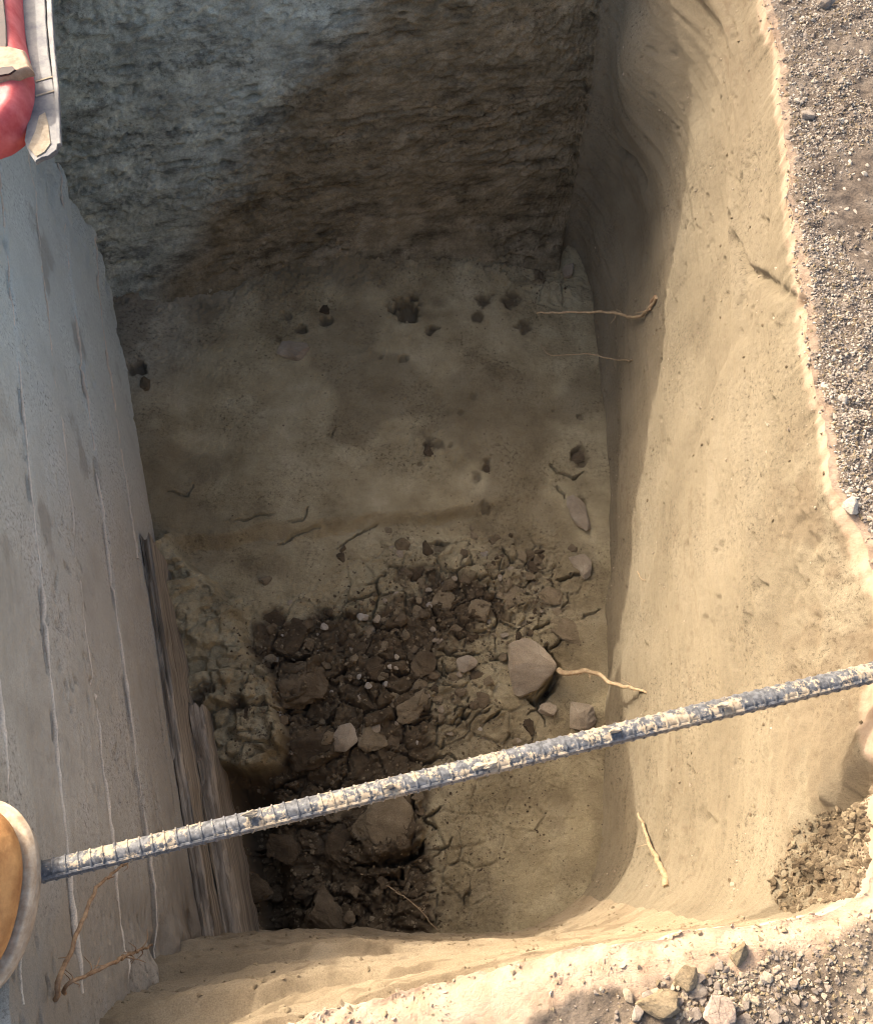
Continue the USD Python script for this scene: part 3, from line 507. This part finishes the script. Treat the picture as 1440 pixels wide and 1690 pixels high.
uu = np.concatenate([.292 * (1 - np.cos(np.linspace(0, math.pi, 70))) / 2, .292 * (1 + np.cos(np.linspace(0, math.pi, 70))) / 2])
sgn = np.r_[np.ones(70), -np.ones(70)]
def boot_ring(z, shrink=0.0, x0=0.0, wob=0.0):
    c = np.array([-.146, 0]); w = outline(np.clip(uu, 1e-4, .2919))
    p = np.stack([-uu, sgn * w], 1); p = c + (p - c) * (1 - np.array([shrink / .146, shrink / .052])); p[:, 0] += x0
    nz = wob * fbm(np.concatenate([p * 60, np.zeros((len(p), 1))], 1), 3, 151) if wob else np.zeros(len(p))
    zz = z + nz - np.clip(-p[:, 0] - .10, 0, .19) * .07                                               # the heel sits on the concrete, the ball on the bar
    return np.concatenate([p, zz[:, None]], 1)
ring_loft([boot_ring(.0, .004), boot_ring(.003, .001), boot_ring(.009, .0), boot_ring(.0115, .001)], M_SOLE, 'sole', bt)
ring_loft([boot_ring(.0120, .0005), boot_ring(.0138, -.001, wob=.002), boot_ring(.0165, 0, wob=.003), boot_ring(.0180, .0015, wob=.003), boot_ring(.0172, .009)], M_WELT, 'welt', bt)
ups = []
for f in np.linspace(0, 1, 22):
    h = .0165 + .054 * math.sin(f * math.pi / 2); sh = .0052 - .003 * math.sin(min(f * 4, 1) * math.pi) + .050 * (1 - math.cos(f * math.pi / 2)) ** 1.5
    sh = min(sh, .049); r = boot_ring(h, sh); r[:, 2] += .010 * sm(.03, .10, -r[:, 0]) * f; r[:, 2] += .0025 * fbm(r * [35, 35, 35], 3, 152) - .0012 * np.exp(-((r[:, 0] + .052 + .15 * r[:, 1] ** 2) / .0015) ** 2); ups.append(r)
ring_loft(ups, M_LEATHER, 'toe_upper', bt, smooth=60)
sh_r = []
for f in np.linspace(0, 1, 14):
    a = np.linspace(0, 2 * math.pi, 41)[:-1]; z = .04 + f * .14; sh_r.append(np.stack([-.205 + .02 * (1 - f) + (.062 + .014 * (1 - f)) * np.cos(a), (.046) * np.sin(a), np.full(40, z) + .004 * np.cos(a * 2)], 1))
for f in np.linspace(0, 1, 6)[1:]:
    a = np.linspace(0, 2 * math.pi, 41)[:-1]; sh_r.append(np.stack([-.205 + .055 * np.cos(a), .040 * np.sin(a), np.full(40, .18 - .1 * f)], 1))
ring_loft(sh_r, M_LEATHER, 'shaft', bt, smooth=60)
w_ = [np.array([-u, s * (outline(np.array([u]))[0] - .0115), .0200 - max(u - .1, 0) * .07]) for s, u in [(1, u) for u in np.linspace(.10, .0135, 40)] + [(-1, u) for u in np.linspace(.0135, .10, 40)]]
obj('welt_stitching', tube(path_smooth(w_, 160), np.full(160, .0011), 6), M_THREAD, bt, smooth=60)
uv_ = np.concatenate([u_[:, :3] for u_ in ups])
for k, (x0, bend_) in enumerate(((-.027, 2.0), (-.058, 6.0))):                                          # seams over the toe
    ys_ = np.linspace(-.040, .040, 40); line = []
    for y_ in ys_:
        x_ = x0 - bend_ * y_ * y_; dd = np.hypot(uv_[:, 0] - x_, uv_[:, 1] - y_); o_ = np.argsort(dd)[:6]; line.append((x_, y_, (uv_[o_, 2] / (dd[o_] + 1e-4)).sum() / (1 / (dd[o_] + 1e-4)).sum() + .0003))
    obj('seam', tube(path_smooth(line, 80), np.full(80, .0009), 6), M_THREAD, bt, smooth=60)
# ------------------------------------------------------------------ red tool overhanging from the top of the foundation, far left
from shapely.geometry import Polygon as SP
tl = thing('hand_tool', 'red plastic hand tool with a worn bare metal strip, overhanging the pit at top left', 'tool')
def slab(px_pts, z0, z1, rnd=0.0015, layers=4):
    zc = (z0 + z1) / 2; poly = SP([at(x, y, z1)[:2] for x, y in px_pts]).buffer(0)
    rings = []
    prof = [(z0, -rnd), (z0 + rnd * .5, -rnd * .3), (z0 + rnd, 0), (z1 - rnd, 0), (z1 - rnd * .5, -rnd * .3), (z1 - .0001, -rnd)]
    parts = []
    base = trimesh.creation.extrude_polygon(poly.buffer(-rnd, join_style=1), z1 - z0, engine='earcut'); base.apply_translation([0, 0, z0]); parts.append(base)
    mid_ = trimesh.creation.extrude_polygon(poly, z1 - z0 - 2 * rnd, engine='earcut'); mid_.apply_translation([0, 0, z0 + rnd]); parts.append(mid_)
    mid2 = trimesh.creation.extrude_polygon(poly.buffer(-rnd * .3, join_style=1), z1 - z0 - rnd, engine='earcut'); mid2.apply_translation([0, 0, z0 + rnd * .5]); parts.append(mid2)
    return trimesh.util.concatenate(parts)
def pillow(px_pts, z0, z1, edge=.012):
    """A rounded slab: the outline stepped inwards towards the top."""
    poly = SP([at(x, y, z0 + .3 * (z1 - z0))[:2] for x, y in px_pts]).buffer(0); parts = []
    n = 12
    V_, F_ = [], []
    ln = 200
    base = np.array([poly.exterior.interpolate(t, normalized=True).coords[0] for t in np.linspace(0, 1, ln + 1)[:-1]]); cc = base.mean(0)
    rings = []
    prof = [(0, .25), (.15, .05), (.35, 0)] + [(.35 + .65 * math.sin(a), 1 - math.cos(a)) for a in np.linspace(0, math.pi / 2, 10)[1:]]
    for h, s in prof:
        pb = poly.buffer(-edge * s, join_style=1)
        if pb.geom_type != 'Polygon': pb = max(pb.geoms, key=lambda g: g.area)
        ext = np.array(pb.exterior.coords); pts = []
        from shapely.ops import nearest_points
        from shapely.geometry import Point
        for b in base:
            pr = pb.exterior.interpolate(pb.exterior.project(Point(b))); pts.append((pr.x, pr.y, z0 + h * (z1 - z0)))
        rings.append(np.array(pts))
    return rings
strip = [(-60, -160), (25, -160), (36, 0), (45, 80), (58, 118), (62, 160), (57, 200), (40, 230), (46, 240), (58, 266), (78, 256), (93, 248), (96, 236), (91, 160), (84, 110), (78, 60), (75, 0), (68, -160)]
strip = [(30, -160), (34, -20), (36, 0), (40, 50), (48, 95), (52, 160), (40, 230), (44, 243), (50, 255), (58, 266), (70, 259), (80, 257), (93, 247), (96, 236), (93, 180), (88, 140), (80, 90), (76, 40), (74, 0), (66, -160)]
obj('metal_strip', slab(strip, .010, .014, .0006), M_METAL, tl, smooth=20)
obj('strip_edge', slab([(71, -160), (78, -160), (86, 20), (90, 80), (96, 140), (100, 236), (93, 238), (89, 150), (83, 90), (78, 40)], .011, .0152, .0006), M_METAL, tl, smooth=20)
for yy in (128, 152): obj('strip_scratch', slab([(58, yy + 4), (90, yy - 5), (91, yy - 2), (59, yy + 7)], .0135, .0146, .0003), M_MUD, tl, smooth=20)
obj('mud_smear', slab([(46, 242), (58, 214), (64, 190), (74, 184), (80, 205), (84, 236), (74, 250), (60, 258)], .0135, .0148, .0005), M_MUD, tl, smooth=20)
red = [(-420, -160), (34, -160), (38, -40), (42, 30), (46, 80), (56, 118), (61, 145), (60, 175), (52, 205), (36, 228), (15, 243), (-20, 255), (-80, 262), (-160, 255), (-420, 150)]
ring_loft(pillow(red, .0005, .034, .012), M_RED, 'red_body', tl, smooth=50)
band = [(-420, 60), (-80, 92), (0, 84), (20, 84), (44, 90), (54, 112), (57, 122), (44, 124), (24, 133), (0, 140), (-80, 150), (-420, 125)]
ring_loft(pillow(band, .030, .0385, .003), M_BROWN, 'strap', tl, smooth=50)
obj('strap_hole_shade', slab([(-14, 112), (0, 110), (20, 108), (26, 114), (16, 121), (0, 124), (-14, 122)], .0375, .0392, .0005), M_BLACK, tl, smooth=20)  # raised dark slabs put in for the shade inside hole and slot
obj('grip_slot_shade', slab([(-40, -150), (2, -150), (6, 0), (10, 40), (11, 70), (9, 86), (-40, 90)], .0335, .0352, .0006), M_BLACK, tl, smooth=20)

# ------------------------------------------------------------------ stones and clods one by one
def stone(name, label, cat, px, py, wpx, hpx, mat, seed, hgt=.6, sink=.3, cuts=12, rough=.12, rot=0, group=None, z=None, sub=4):
    p = on_floor(px, py) if z is None else at(px, py, z)
    sc = (CAM_H - p[2]) / 1.0 / FPX / .96
    a, b = wpx * sc / 2, hpx * sc / 2; h = min(a, b) * hgt * 1.6
    m = lump((a * 1.15, b * 1.15, h), seed, sub, cuts, rough); r = math.radians(rot)
    m.apply_transform(trimesh.transformations.rotation_matrix(r, [0, 0, 1])); zmin = p[2] + h * (1 - 2 * sink) * .75
    path = numbered('/World', name); me = usdkit.mesh(stage, path, m, mat, smooth=40); me.AddTranslateOp().Set(Gf.Vec3d(float(p[0]), float(p[1]), float(zmin)))
    data(me.GetPrim(), label=label, category=cat, group=group); return p
stone('stone', 'large pale angular stone lying on the pit floor beside a root', 'stone', 868, 1112, 74, 84, M_STONE, 401, .75, .10, 14, .06)
stone('stone', 'small tan block of stone embedded in dark soil above the steel bar', 'stone', 568, 1220, 38, 40, M_STONE, 402, .6, .2, 14, .06)
stone('stone', 'long pale stone half buried along the right edge of the floor', 'stone', 955, 848, 30, 62, M_STONE, 403, .5, .3, 6, .08, rot=25)
stone('stone', 'round stone at the foot of the right wall below the large pale stone', 'stone', 955, 1183, 46, 40, M_STONE, 404, .6, .35, 10, .1)
stone('stone', 'small stone just below the large pale stone', 'stone', 903, 1172, 26, 20, M_STONE, 405, .6, .2, 10, .1)
stone('stone', 'bright white pebble among brown crumbs in the middle of the floor', 'stone', 598, 1017, 18, 17, M_PALE, 406, .6, .2, 8, .08)
stone('stone', 'flat rounded stone in the right edge of the floor below the long pale one', 'stone', 957, 935, 34, 40, M_STONE, 407, .45, .4, 8, .08)
stone('stone', 'oval stone in the far right corner of the floor under the dark layered wall', 'stone', 938, 448, 24, 36, M_STONE, 408, .6, .3, 8, .1)
stone('stone', 'broken pale flake standing in the rubble left of the large pale stone', 'stone', 768, 1095, 34, 30, M_STONE, 409, .5, .25, 12, .1)
stone('stone', 'pale lump of clay stone at the upper middle of the floor below the black holes', 'stone', 485, 578, 60, 44, M_STONE, 410, .3, .5, 10, .12)
for i, (px, py, w, h, lab) in enumerate([
    (492, 1132, 80, 78, 'biggest dark brown clod left of the rubble'), (510, 1238, 84, 62, 'broad dark clod just above the steel bar by the pale clay slump'), (453, 1022, 32, 36, 'round dark clod at the left upper end of the rubble'),
    (700, 1095, 40, 36, 'rounded dark clod in the middle of the rubble'), (620, 1105, 34, 36, 'dark clod with pale flakes around it in the rubble'), (490, 1050, 58, 44, 'dark reddish clod above the long black crack'),
    (668, 946, 28, 30, 'left of two dark clods at the top of the rubble'), (688, 944, 24, 28, 'right of two dark clods at the top of the rubble'), (770, 1050, 46, 50, 'tall dark clod near the large pale stone'),
    (740, 1110, 34, 36, 'dark clod leaning on the pale flake'), (880, 935, 26, 22, 'lone dark clod at the right of the floor above the large stone'), (405, 1176, 24, 24, 'small round dark clod stuck in the pale clay slump'),
    (955, 755, 30, 22, 'black clod in a hollow at the right side of the floor'), (802, 776, 20, 32, 'upright black clod in the middle right of the floor'), (706, 744, 22, 22, 'dark brown nodule in the middle of the floor'),
    (240, 633, 30, 24, 'black clod at the left edge of the floor by the grey wall'), (535, 511, 22, 20, 'round black lump left of the big hole'),
    (560, 1400, 60, 40, 'damp clod under the steel bar beside the cracked plate'), (545, 1510, 70, 46, 'wide damp clod near the bottom of the dark hollow'), (470, 1400, 50, 40, 'damp clod deep in the dark hollow below the bar'), (430, 1470, 60, 44, 'damp clod at the left of the dark hollow beside the board')]):
    stone('soil_clod', lab, 'clod', px, py, w, h, M_DARKCLOD if i % 3 else M_MIDCLOD, 430 + i, .4, .52, 7, .22, rot=17 * i)
for i, (px, py, w, h, lab) in enumerate([
    (640, 1352, 92, 84, 'big cracked plate of clay under the steel bar'), (560, 1335, 56, 40, 'tan clod left of the cracked plate under the bar'), (790, 1010, 40, 36, 'tan clod right of the middle of the rubble'),
    (845, 985, 44, 34, 'tan clod at the right of the rubble'), (905, 985, 44, 40, 'tan clod by the right edge of the rubble'), (930, 1045, 56, 44, 'tan clod above the root and the large stone'),
    (620, 1215, 50, 40, 'tan clod right of the small block of stone'), (680, 1165, 56, 40, 'tan clod in the lower middle of the rubble'), (730, 990, 40, 34, 'tan clod in the upper middle of the rubble')]):
    stone('soil_clod', lab, 'clod', px, py, w, h, M_CLOD, 470 + i, .32, .52, 8, .2, rot=31 * i)

# copies of a few prototypes: pebbles that can be counted
UsdGeom.Scope.Define(stage, '/World/Looks')
protos = {}
def proto(key, mat, cuts, rough):
    path = f'/World/Looks/{key}'; stage.CreateClassPrim('/World/Looks/shapes') if not stage.GetPrimAtPath('/World/Looks/shapes') else None
    path = f'/World/Looks/shapes/{key}'; x = UsdGeom.Xform.Define(stage, path)
    usdkit.mesh(stage, path + '/surface', lump((1, 1, .7), 500 + len(protos), 2, cuts, rough), mat, smooth=35); protos[key] = path
for k in range(4):
    proto(f'pale_pebble_{k}', M_PALE, 10, .12); proto(f'tan_pebble_{k}', M_STONE, 10, .12); proto(f'grey_pebble_{k}', M_GRIT, 10, .12); proto(f'dark_crumb_{k}', M_DARKCLOD if k % 2 else M_MIDCLOD, 6, .35); proto(f'tan_crumb_{k}', M_CLOD, 6, .3)
def copy(key, name, label, cat, at_px, p, size, rg):
    path = numbered('/World', name); x = UsdGeom.Xform.Define(stage, path)
    x.AddTranslateOp().Set(Gf.Vec3d(*map(float, p))); x.AddRotateXYZOp().Set(Gf.Vec3f(rg.uniform(-25, 25), rg.uniform(-25, 25), rg.uniform(0, 360)))
    x.AddScaleOp().Set(Gf.Vec3f(size * rg.uniform(.75, 1.3), size * rg.uniform(.7, 1.1), size * rg.uniform(.6, 1)))
    x.GetPrim().GetReferences().AddInternalReference(protos[f'{key}_{rg.randrange(4)}']); x.GetPrim().SetInstanceable(True)
    label = label + ' ' + place_of(*at_px); data(x.GetPrim(), label=label, category=cat, group=label)
rg = random.Random(11)
def place_of(px, py):
    if px > 1240 and py < 960: return ('near the top of the gravel strip', 'in the gravel strip above the middle of the rim', 'in the gravel strip beside the lit upper wall', 'in the narrow end of the gravel strip above the bar')[min(3, int(py / 240))]
    if py > 1500: return 'on the ground left of the pinkish stone' if px < 1160 else ('beside and above the pinkish stone' if px < 1240 else 'on the ground toward the bottom right corner')
    if py > 1240: return ('by the board in the dark hollow' if px < 470 else 'in the middle of the dark hollow below the bar' if px < 590 else 'beside the cracked plate below the bar')
    row = 'top edge' if py < 960 else 'middle' if py < 1090 else 'lower edge'
    return f'in the {row} of the rubble ' + ('near the pale clay slump' if px < 560 else 'around its centre' if px < 760 else 'towards the right wall')
def size_of(s_, lo, hi): return 'tiny' if s_ < lo else 'small' if s_ < hi else 'larger'
def crumb_at(px, py):
    x, y = fl(px, py); i, j = int((x - xs[0]) / st), int((y - ys[0]) / st); return crumb[i, j] if 0 <= i < nx and 0 <= j < ny else 0
k = 0
while k < 110:
    px, py = rg.uniform(430, 985), rg.uniform(870, 1230)
    if rg.random() > crumb_at(px, py) * 1.2: continue
    p = on_floor(px, py); t_ = rg.random() < .45; z_ = rg.uniform(.0045, .0105); copy('tan_crumb' if t_ else 'dark_crumb', 'soil_crumb', size_of(z_, .0065, .0085) + (' tan' if t_ else ' dark') + ' soil crumb', 'crumb', (px, py), p, z_, rg); k += 1
k = 0
while k < 60:
    px, py = rg.uniform(430, 985), rg.uniform(860, 1230)
    if rg.random() > crumb_at(px, py) + .05: continue
    p = on_floor(px, py); t_ = rg.random() < .3; z_ = rg.uniform(.0025, .006); copy('pale_pebble' if t_ else 'tan_pebble', 'floor_pebble', size_of(z_, .0035, .0048) + (' whitish' if t_ else ' tan') + ' pebble', 'pebble', (px, py), p, z_, rg); k += 1
k = 0
while k < 60:
    px, py = rg.uniform(370, 700), rg.uniform(1300, 1550)
    if rg.random() > crumb_at(px, py) * 1.2: continue
    p = on_floor(px, py); t_ = rg.random() < .2; z_ = rg.uniform(.004, .010); copy('tan_crumb' if t_ else 'dark_crumb', 'soil_crumb', size_of(z_, .006, .008) + (' tan' if t_ else ' damp dark') + ' soil crumb', 'crumb', (px, py), p, z_, rg); k += 1

# ground pebbles: the ground's own grid gives the height
from scipy.spatial import cKDTree
near = RR.ravel() < .6
gtree = cKDTree(GV[near][:, :2]); gpts = GV[near]; gcr = crust_g.ravel()[near]
def ground_at(x, y): d, i = gtree.query([x, y]); return gpts[i, 2], gcr[i], d
k = 0
while k < 170:
    px, py = (rg.uniform(1265, 1440), rg.uniform(-5, 940))
    x, y = at(px, py, 0)[:2]; z, c, d = ground_at(x, y)
    if d > .004 or c > .3: continue
    t_ = rg.random() < .5; z_ = abs(rg.gauss(0, 1)) * .0011 + .0017; copy('pale_pebble' if t_ else 'grey_pebble', 'gravel_pebble', size_of(z_, .0021, .003) + (' pale' if t_ else ' grey') + ' pebble', 'pebble', (px, py), (x, y, z - .35 * z_), z_, rg); k += 1
k = 0
while k < 44:
    px, py = (rg.gauss(1185, 75), rg.gauss(1640, 40))
    if not (1030 < px < 1430 and 1530 < py < 1700): continue
    x, y = at(px, py, 0)[:2]; z, c, d = ground_at(x, y)
    if d > .004 or c > .5: continue
    t_ = rg.random() < .3; z_ = abs(rg.gauss(0, 1)) * .0014 + .0018; copy('tan_pebble' if t_ else 'grey_pebble', 'gravel_pebble', size_of(z_, .0024, .0034) + (' tan' if t_ else ' grey') + ' pebble', 'pebble', (px, py), (x, y, z + .001), z_, rg); k += 1
def gstone(name, label, px, py, wpx, hpx, mat, seed, hgt=.6, cat='stone'):
    x, y = at(px, py, 0)[:2]; z = ground_at(x, y)[0]; stone(name, label, cat, px, py, wpx, hpx, mat, seed, hgt, .25, 10, .12, z=z)
gstone('stone', 'pinkish pale stone among grey crumbs at the bottom edge', 1182, 1664, 40, 48, M_PINK, 601, .5)
gstone('soil_clod', 'dark clod on the ground left of the pinkish stone', 1128, 1612, 32, 34, M_CLOD, 602, .6, 'clod')
gstone('soil_clod', 'wide dark clod at the bottom edge under the pale rim', 1085, 1660, 56, 36, M_CLOD, 603, .6, 'clod')
gstone('soil_clod', 'upper clod on the ground nearest the pale rim at bottom right', 1218, 1574, 26, 30, M_CLOD, 604, .6, 'clod')
gstone('stone', 'grey stone embedded in the gravel at the top right', 1330, 190, 30, 24, M_GRIT, 605, .4)
gstone('stone', 'broken grey lump at the upper edge of the gravel', 1360, 8, 40, 24, M_GRIT, 606, .8)
gstone('stone', 'pale orange stone set in the right rim above the bar', 1402, 836, 26, 32, M_PALE, 607, .6)

# gravel that nobody could count
def instancer(name, keys, pts, sizes, seed, **kw):
    pi = UsdGeom.PointInstancer.Define(stage, numbered('/World', name)); rg = np.random.default_rng(seed); n = len(pts)
    targets = []
    for i, (m, mat) in enumerate(keys):
        pth = f'{pi.GetPath()}/grain_{"abcdefgh"[i]}'; usdkit.mesh(stage, pth, m, mat, smooth=False); targets.append(pth)
    pi.CreatePrototypesRel().SetTargets(targets); pi.CreateProtoIndicesAttr(Vt.IntArray.FromNumpy(rg.integers(0, len(keys), n).astype(np.int32)))
    pi.CreatePositionsAttr(Vt.Vec3fArray.FromNumpy(np.asarray(pts, np.float32)))
    q = rg.normal(size=(n, 4)); q /= np.linalg.norm(q, axis=1, keepdims=True)
    pi.CreateOrientationsAttr(Vt.QuathArray([Gf.Quath(float(a), float(b), float(c), float(d)) for a, b, c, d in q]))
    pi.CreateScalesAttr(Vt.Vec3fArray.FromNumpy((np.asarray(sizes)[:, None] * rg.uniform(.7, 1.2, (n, 3))).astype(np.float32)))
    data(pi.GetPrim(), kind='stuff', **kw)
nr = np.random.default_rng(21)
G1 = [(lump((1, 1, .75), 700 + i, 1, 8, .2), m) for i, m in enumerate((M_GRIT, M_GRIT, M_PALE, M_GRIT, M_CLOD, M_PALE))]
n = 44000; px = nr.uniform(1240, 1470, n); py = nr.uniform(-30, 1000, n)
pts = np.array([at(a, b, 0) for a, b in zip(px, py)]); d, i = gtree.query(pts[:, :2]); ok = (d < .003) & (gcr[i] < .25 + .3 * nr.random(n)) & (meshkit.fbm(pts * 22, 3, 91) > .29 + .17 * nr.random(n)); pts[:, 2] = gpts[i, 2] - .0003
pts = pts[ok]; instancer('gravel', G1, pts, .0006 + .0013 * nr.random(len(pts)) ** 2.5, 1, label='fine pale gravel grains covering the ground right of the pit', category='gravel')
n = 9000; px = nr.uniform(760, 1460, n); py = nr.uniform(1500, 1720, n)
pts = np.array([at(a, b, 0) for a, b in zip(px, py)]); d, i = gtree.query(pts[:, :2]); dens = np.exp(-((px - 1190) / 110) ** 2); ok = (d < .003) & (gcr[i] < .3 + .4 * nr.random(n)) & (nr.random(n) < .03 + .3 * (px > 1150) + .7 * dens); pts[:, 2] = gpts[i, 2]
pts = pts[ok]; instancer('grit', G1[:2] + [(lump((1, 1, .8), 720, 1, 8, .2), M_STONE), (lump((1, 1, .8), 721, 1, 6, .3), M_CLOD)], pts, .0006 + .0016 * nr.random(len(pts)) ** 3, 2, label='loose grit and crumbs on the ground at bottom right', category='grit')
G2 = [(lump((1, 1, .8), 740 + i, 1, 6, .3), m) for i, m in enumerate((M_CLOD, M_DARKCLOD, M_MIDCLOD, M_CLOD, M_MIDCLOD))]
n = 22000; px = nr.uniform(380, 1000, n); py = nr.uniform(420, 1560, n); pts = []; sz = []
for a, b in zip(px, py):
    x, y = fl(a, b); ii, jj = int((x - xs[0]) / st), int((y - ys[0]) / st)
    if not (0 <= ii < nx and 0 <= jj < ny) or not inside[ii, jj]: continue
    if nr.random() < .05 + crumb[ii, jj] * .9: pts.append((x, y, H[ii, jj])); sz.append(.0006 + (.0009 + .0022 * crumb[ii, jj]) * nr.random() ** 3)
instancer('loose_soil', G2, np.array(pts), np.array(sz), 3, label='loose soil grains strewn over the pit floor', category='loose soil')
# clods on the ledge at the lower right
wsel = np.argwhere((ledge > .25) & (ZZ > -.085) & (ZZ < -.004)); wsel = wsel[nr.permutation(len(wsel))[:1500]]
pts = V[wsel[:, 0], wsel[:, 1]]; instancer('ledge_soil', G2[:1] + G2[2:3] + [(lump((1, 1, .8), 760, 1, 6, .3), M_MIDCLOD)], pts, .0008 + .0035 * nr.random(len(pts)) ** 4, 4, label='loose clods on the earth ledge at the lower right of the pit', category='loose soil')

wsel = np.argwhere((w_near > .6) & (ZZ > -.5)); wsel = wsel[nr.permutation(len(wsel))[:2600]]
pts = V[wsel[:, 0], wsel[:, 1]]; keep_ = meshkit.fbm(pts * 30, 3, 92) > .42; pts = pts[keep_]
instancer('loose_soil', [(lump((1, 1, .8), 770, 1, 6, .3), M_NEAR), (lump((1, 1, .8), 771, 1, 6, .3), M_CLOD)], pts, .0005 + .0022 * nr.random(len(pts)) ** 4, 5, label='sand crumbs caught on the near earth face', category='loose soil')
cs = np.argwhere((crust_g > .5) & (RR < .09) & (np.arange(NL)[:, None] < NS)); cs = cs[nr.permutation(len(cs))[:2200]]
pts = GV.reshape(NL, nrg, 3)[cs[:, 0], cs[:, 1]]; pts = pts[meshkit.fbm(pts * 26, 3, 93) > .46]
M_CRUSTBIT = soil('crust_crumbs', *CRUST, scale=70, bump=0.5, damp_shade=None)
instancer('crust_crumbs', [(lump((1, 1, .7), 780, 1, 6, .3), M_CRUSTBIT), (lump((1, 1, .7), 781, 1, 6, .3), M_NEAR)], pts, .0005 + .0020 * nr.random(len(pts)) ** 4, 6, label='pale crumbs lying on the broken rim of the pit', category='crumbs')
wsel = np.argwhere((w_right > .7) & (ZZ > -.55)); wsel = wsel[nr.permutation(len(wsel))[:3000]]
pts = V[wsel[:, 0], wsel[:, 1]]; pts = pts[meshkit.fbm(pts * [9, 9, 14], 4, 97) > .5]
instancer('loose_soil', [(lump((1, 1, .8), 790, 1, 6, .3), M_CLOD), (lump((1, 1, .8), 791, 1, 6, .3), M_MIDCLOD), (lump((1, 1, .8), 792, 1, 6, .3), M_STONE)], pts, .0004 + .0018 * nr.random(len(pts)) ** 5, 7, label='small crumbs stuck to the right clay face', category='loose soil')
# ------------------------------------------------------------------ roots
def wall_hit(px, py):                     # nearest pit-wall vertex seen at that pixel
    d = ray(px, py); d = d / np.linalg.norm(d); v = V.reshape(-1, 3)[::3] - [0, 0, CAM_H]; t = v @ d
    dist = np.linalg.norm(v - t[:, None] * d, axis=1); i = np.argmin(dist + .02 * t); return np.array([0, 0, CAM_H]) + v[i], t[i]
def root(label, pts, r0, r1, mat=None, n=40, hairs=0, seed=0, name='root'):
    """pts: (px, py, lift) where lift is the distance in front of the wall, or (px, py, 'z', height)."""
    w = []
    for p in pts:
        if p[2] == 'z': w.append(at(p[0], p[1], p[3]))
        elif p[2] == 'f': q = on_floor(p[0], p[1]); w.append(q + [0, 0, p[3]])
        elif p[2] == 'c': w.append(at_plane(p[0], p[1], F0 + FN * p[3], FN))
        else:
            h, t = wall_hit(p[0], p[1]); d = h - np.array([0, 0, CAM_H]); w.append(h - d / np.linalg.norm(d) * p[3])
    c = path_smooth(w, n); c = c + .0019 * (np.stack([fbm(c * 120 + k * 7, 3, 160 + seed) for k in range(3)], 1)) * np.linspace(1, 1, n)[:, None] * 2
    t = thing(name, label, 'root', c[0]); c0 = c[0]
    obj('stem', tube(c - c0, np.linspace(r0, r1, n) * (1 + .25 * fbm(c * 150, 3, 170)), 9, .15, seed), mat or M_ROOT, t, smooth=60)
    rg_ = np.random.default_rng(900 + seed)
    for h in range(hairs):
        i = rg_.integers(3, n - 3); e = rg_.normal(size=3); e /= np.linalg.norm(e); L_ = rg_.uniform(.006, .016)
        q = np.array([c[i] + e * L_ * f + np.array([.002 * math.sin(4 * f), 0, -.003 * f * f]) for f in np.linspace(0, 1, 8)])
        obj('rootlet', tube(q - c0, np.linspace(.0005, .0002, 8), 5), mat or M_ROOT, t, smooth=60)
root('slender pale root reaching straight out of the right wall below the dark hollow', [(1082, 490, 'w', .004), (1060, 521, 'w', .012), (1010, 516, 'z', -.40), (950, 515, 'z', -.405), (884, 517, 'z', -.41)], .0021, .0011, hairs=9, seed=1)
root('thin wavy pale root just below the straight one on the right wall', [(1045, 594, 'w', .003), (1000, 590, 'z', -.45), (960, 584, 'z', -.46), (915, 587, 'z', -.47), (892, 569, 'z', -.48)], .0009, .0006, seed=2)
root('thick bright root with a blunt tip beside the large pale stone', [(1066, 1143, 'w', .0), (1035, 1134, 'z', -.42), (1008, 1128, 'z', -.44), (985, 1112, 'z', -.45), (962, 1108, 'z', -.455), (940, 1112, 'z', -.46), (921, 1105, 'z', -.47)], .0012, .0032, hairs=16, seed=3)
root('short tan root standing off the lower right wall with a sharp shadow', [(1100, 1466, 'w', .0), (1097, 1450, 'w', .006), (1088, 1425, 'w', .011), (1072, 1395, 'w', .017), (1062, 1365, 'w', .022), (1053, 1343, 'w', .026)], .0028, .0010, seed=4, hairs=5)
root('long thin brown root hanging in an arc down the concrete foundation', [(95, 1650, 'c', .006), (97, 1620, 'c', .012), (115, 1575, 'c', .014), (132, 1530, 'c', .016), (155, 1475, 'c', .02), (180, 1447, 'c', .02), (212, 1425, 'c', .012)], .0016, .0007, M_ROOTDARK, seed=5, hairs=4)
root('fine branching root lying across the damp soil under the bar', [(596, 1443, 'f', .004), (622, 1452, 'f', .007), (645, 1466, 'f', .006), (690, 1500, 'f', .006), (740, 1565, 'f', .006)], .0007, .0004, hairs=6, seed=6)
root('tiny curled white root on the right wall at the edge of the sunlight', [(1052, 943, 'w', .002), (1055, 952, 'w', .006), (1062, 957, 'w', .007), (1066, 953, 'w', .003)], .0006, .0004, seed=7)
root('short brown root stub on the right wall above the straight pale root', [(1083, 489, 'w', .0), (1076, 497, 'w', .008), (1070, 512, 'w', .014)], .0022, .0014, M_ROOTDARK, seed=8)
root('brown rootlets matted at the foot of the foundation near the bottom rim', [(105, 1640, 'c', .004), (112, 1625, 'c', .012), (150, 1605, 'c', .02), (185, 1590, 'c', .03), (215, 1575, 'c', .02), (250, 1560, 'c', .015)], .0012, .0009, M_ROOTDARK, hairs=14, seed=9)
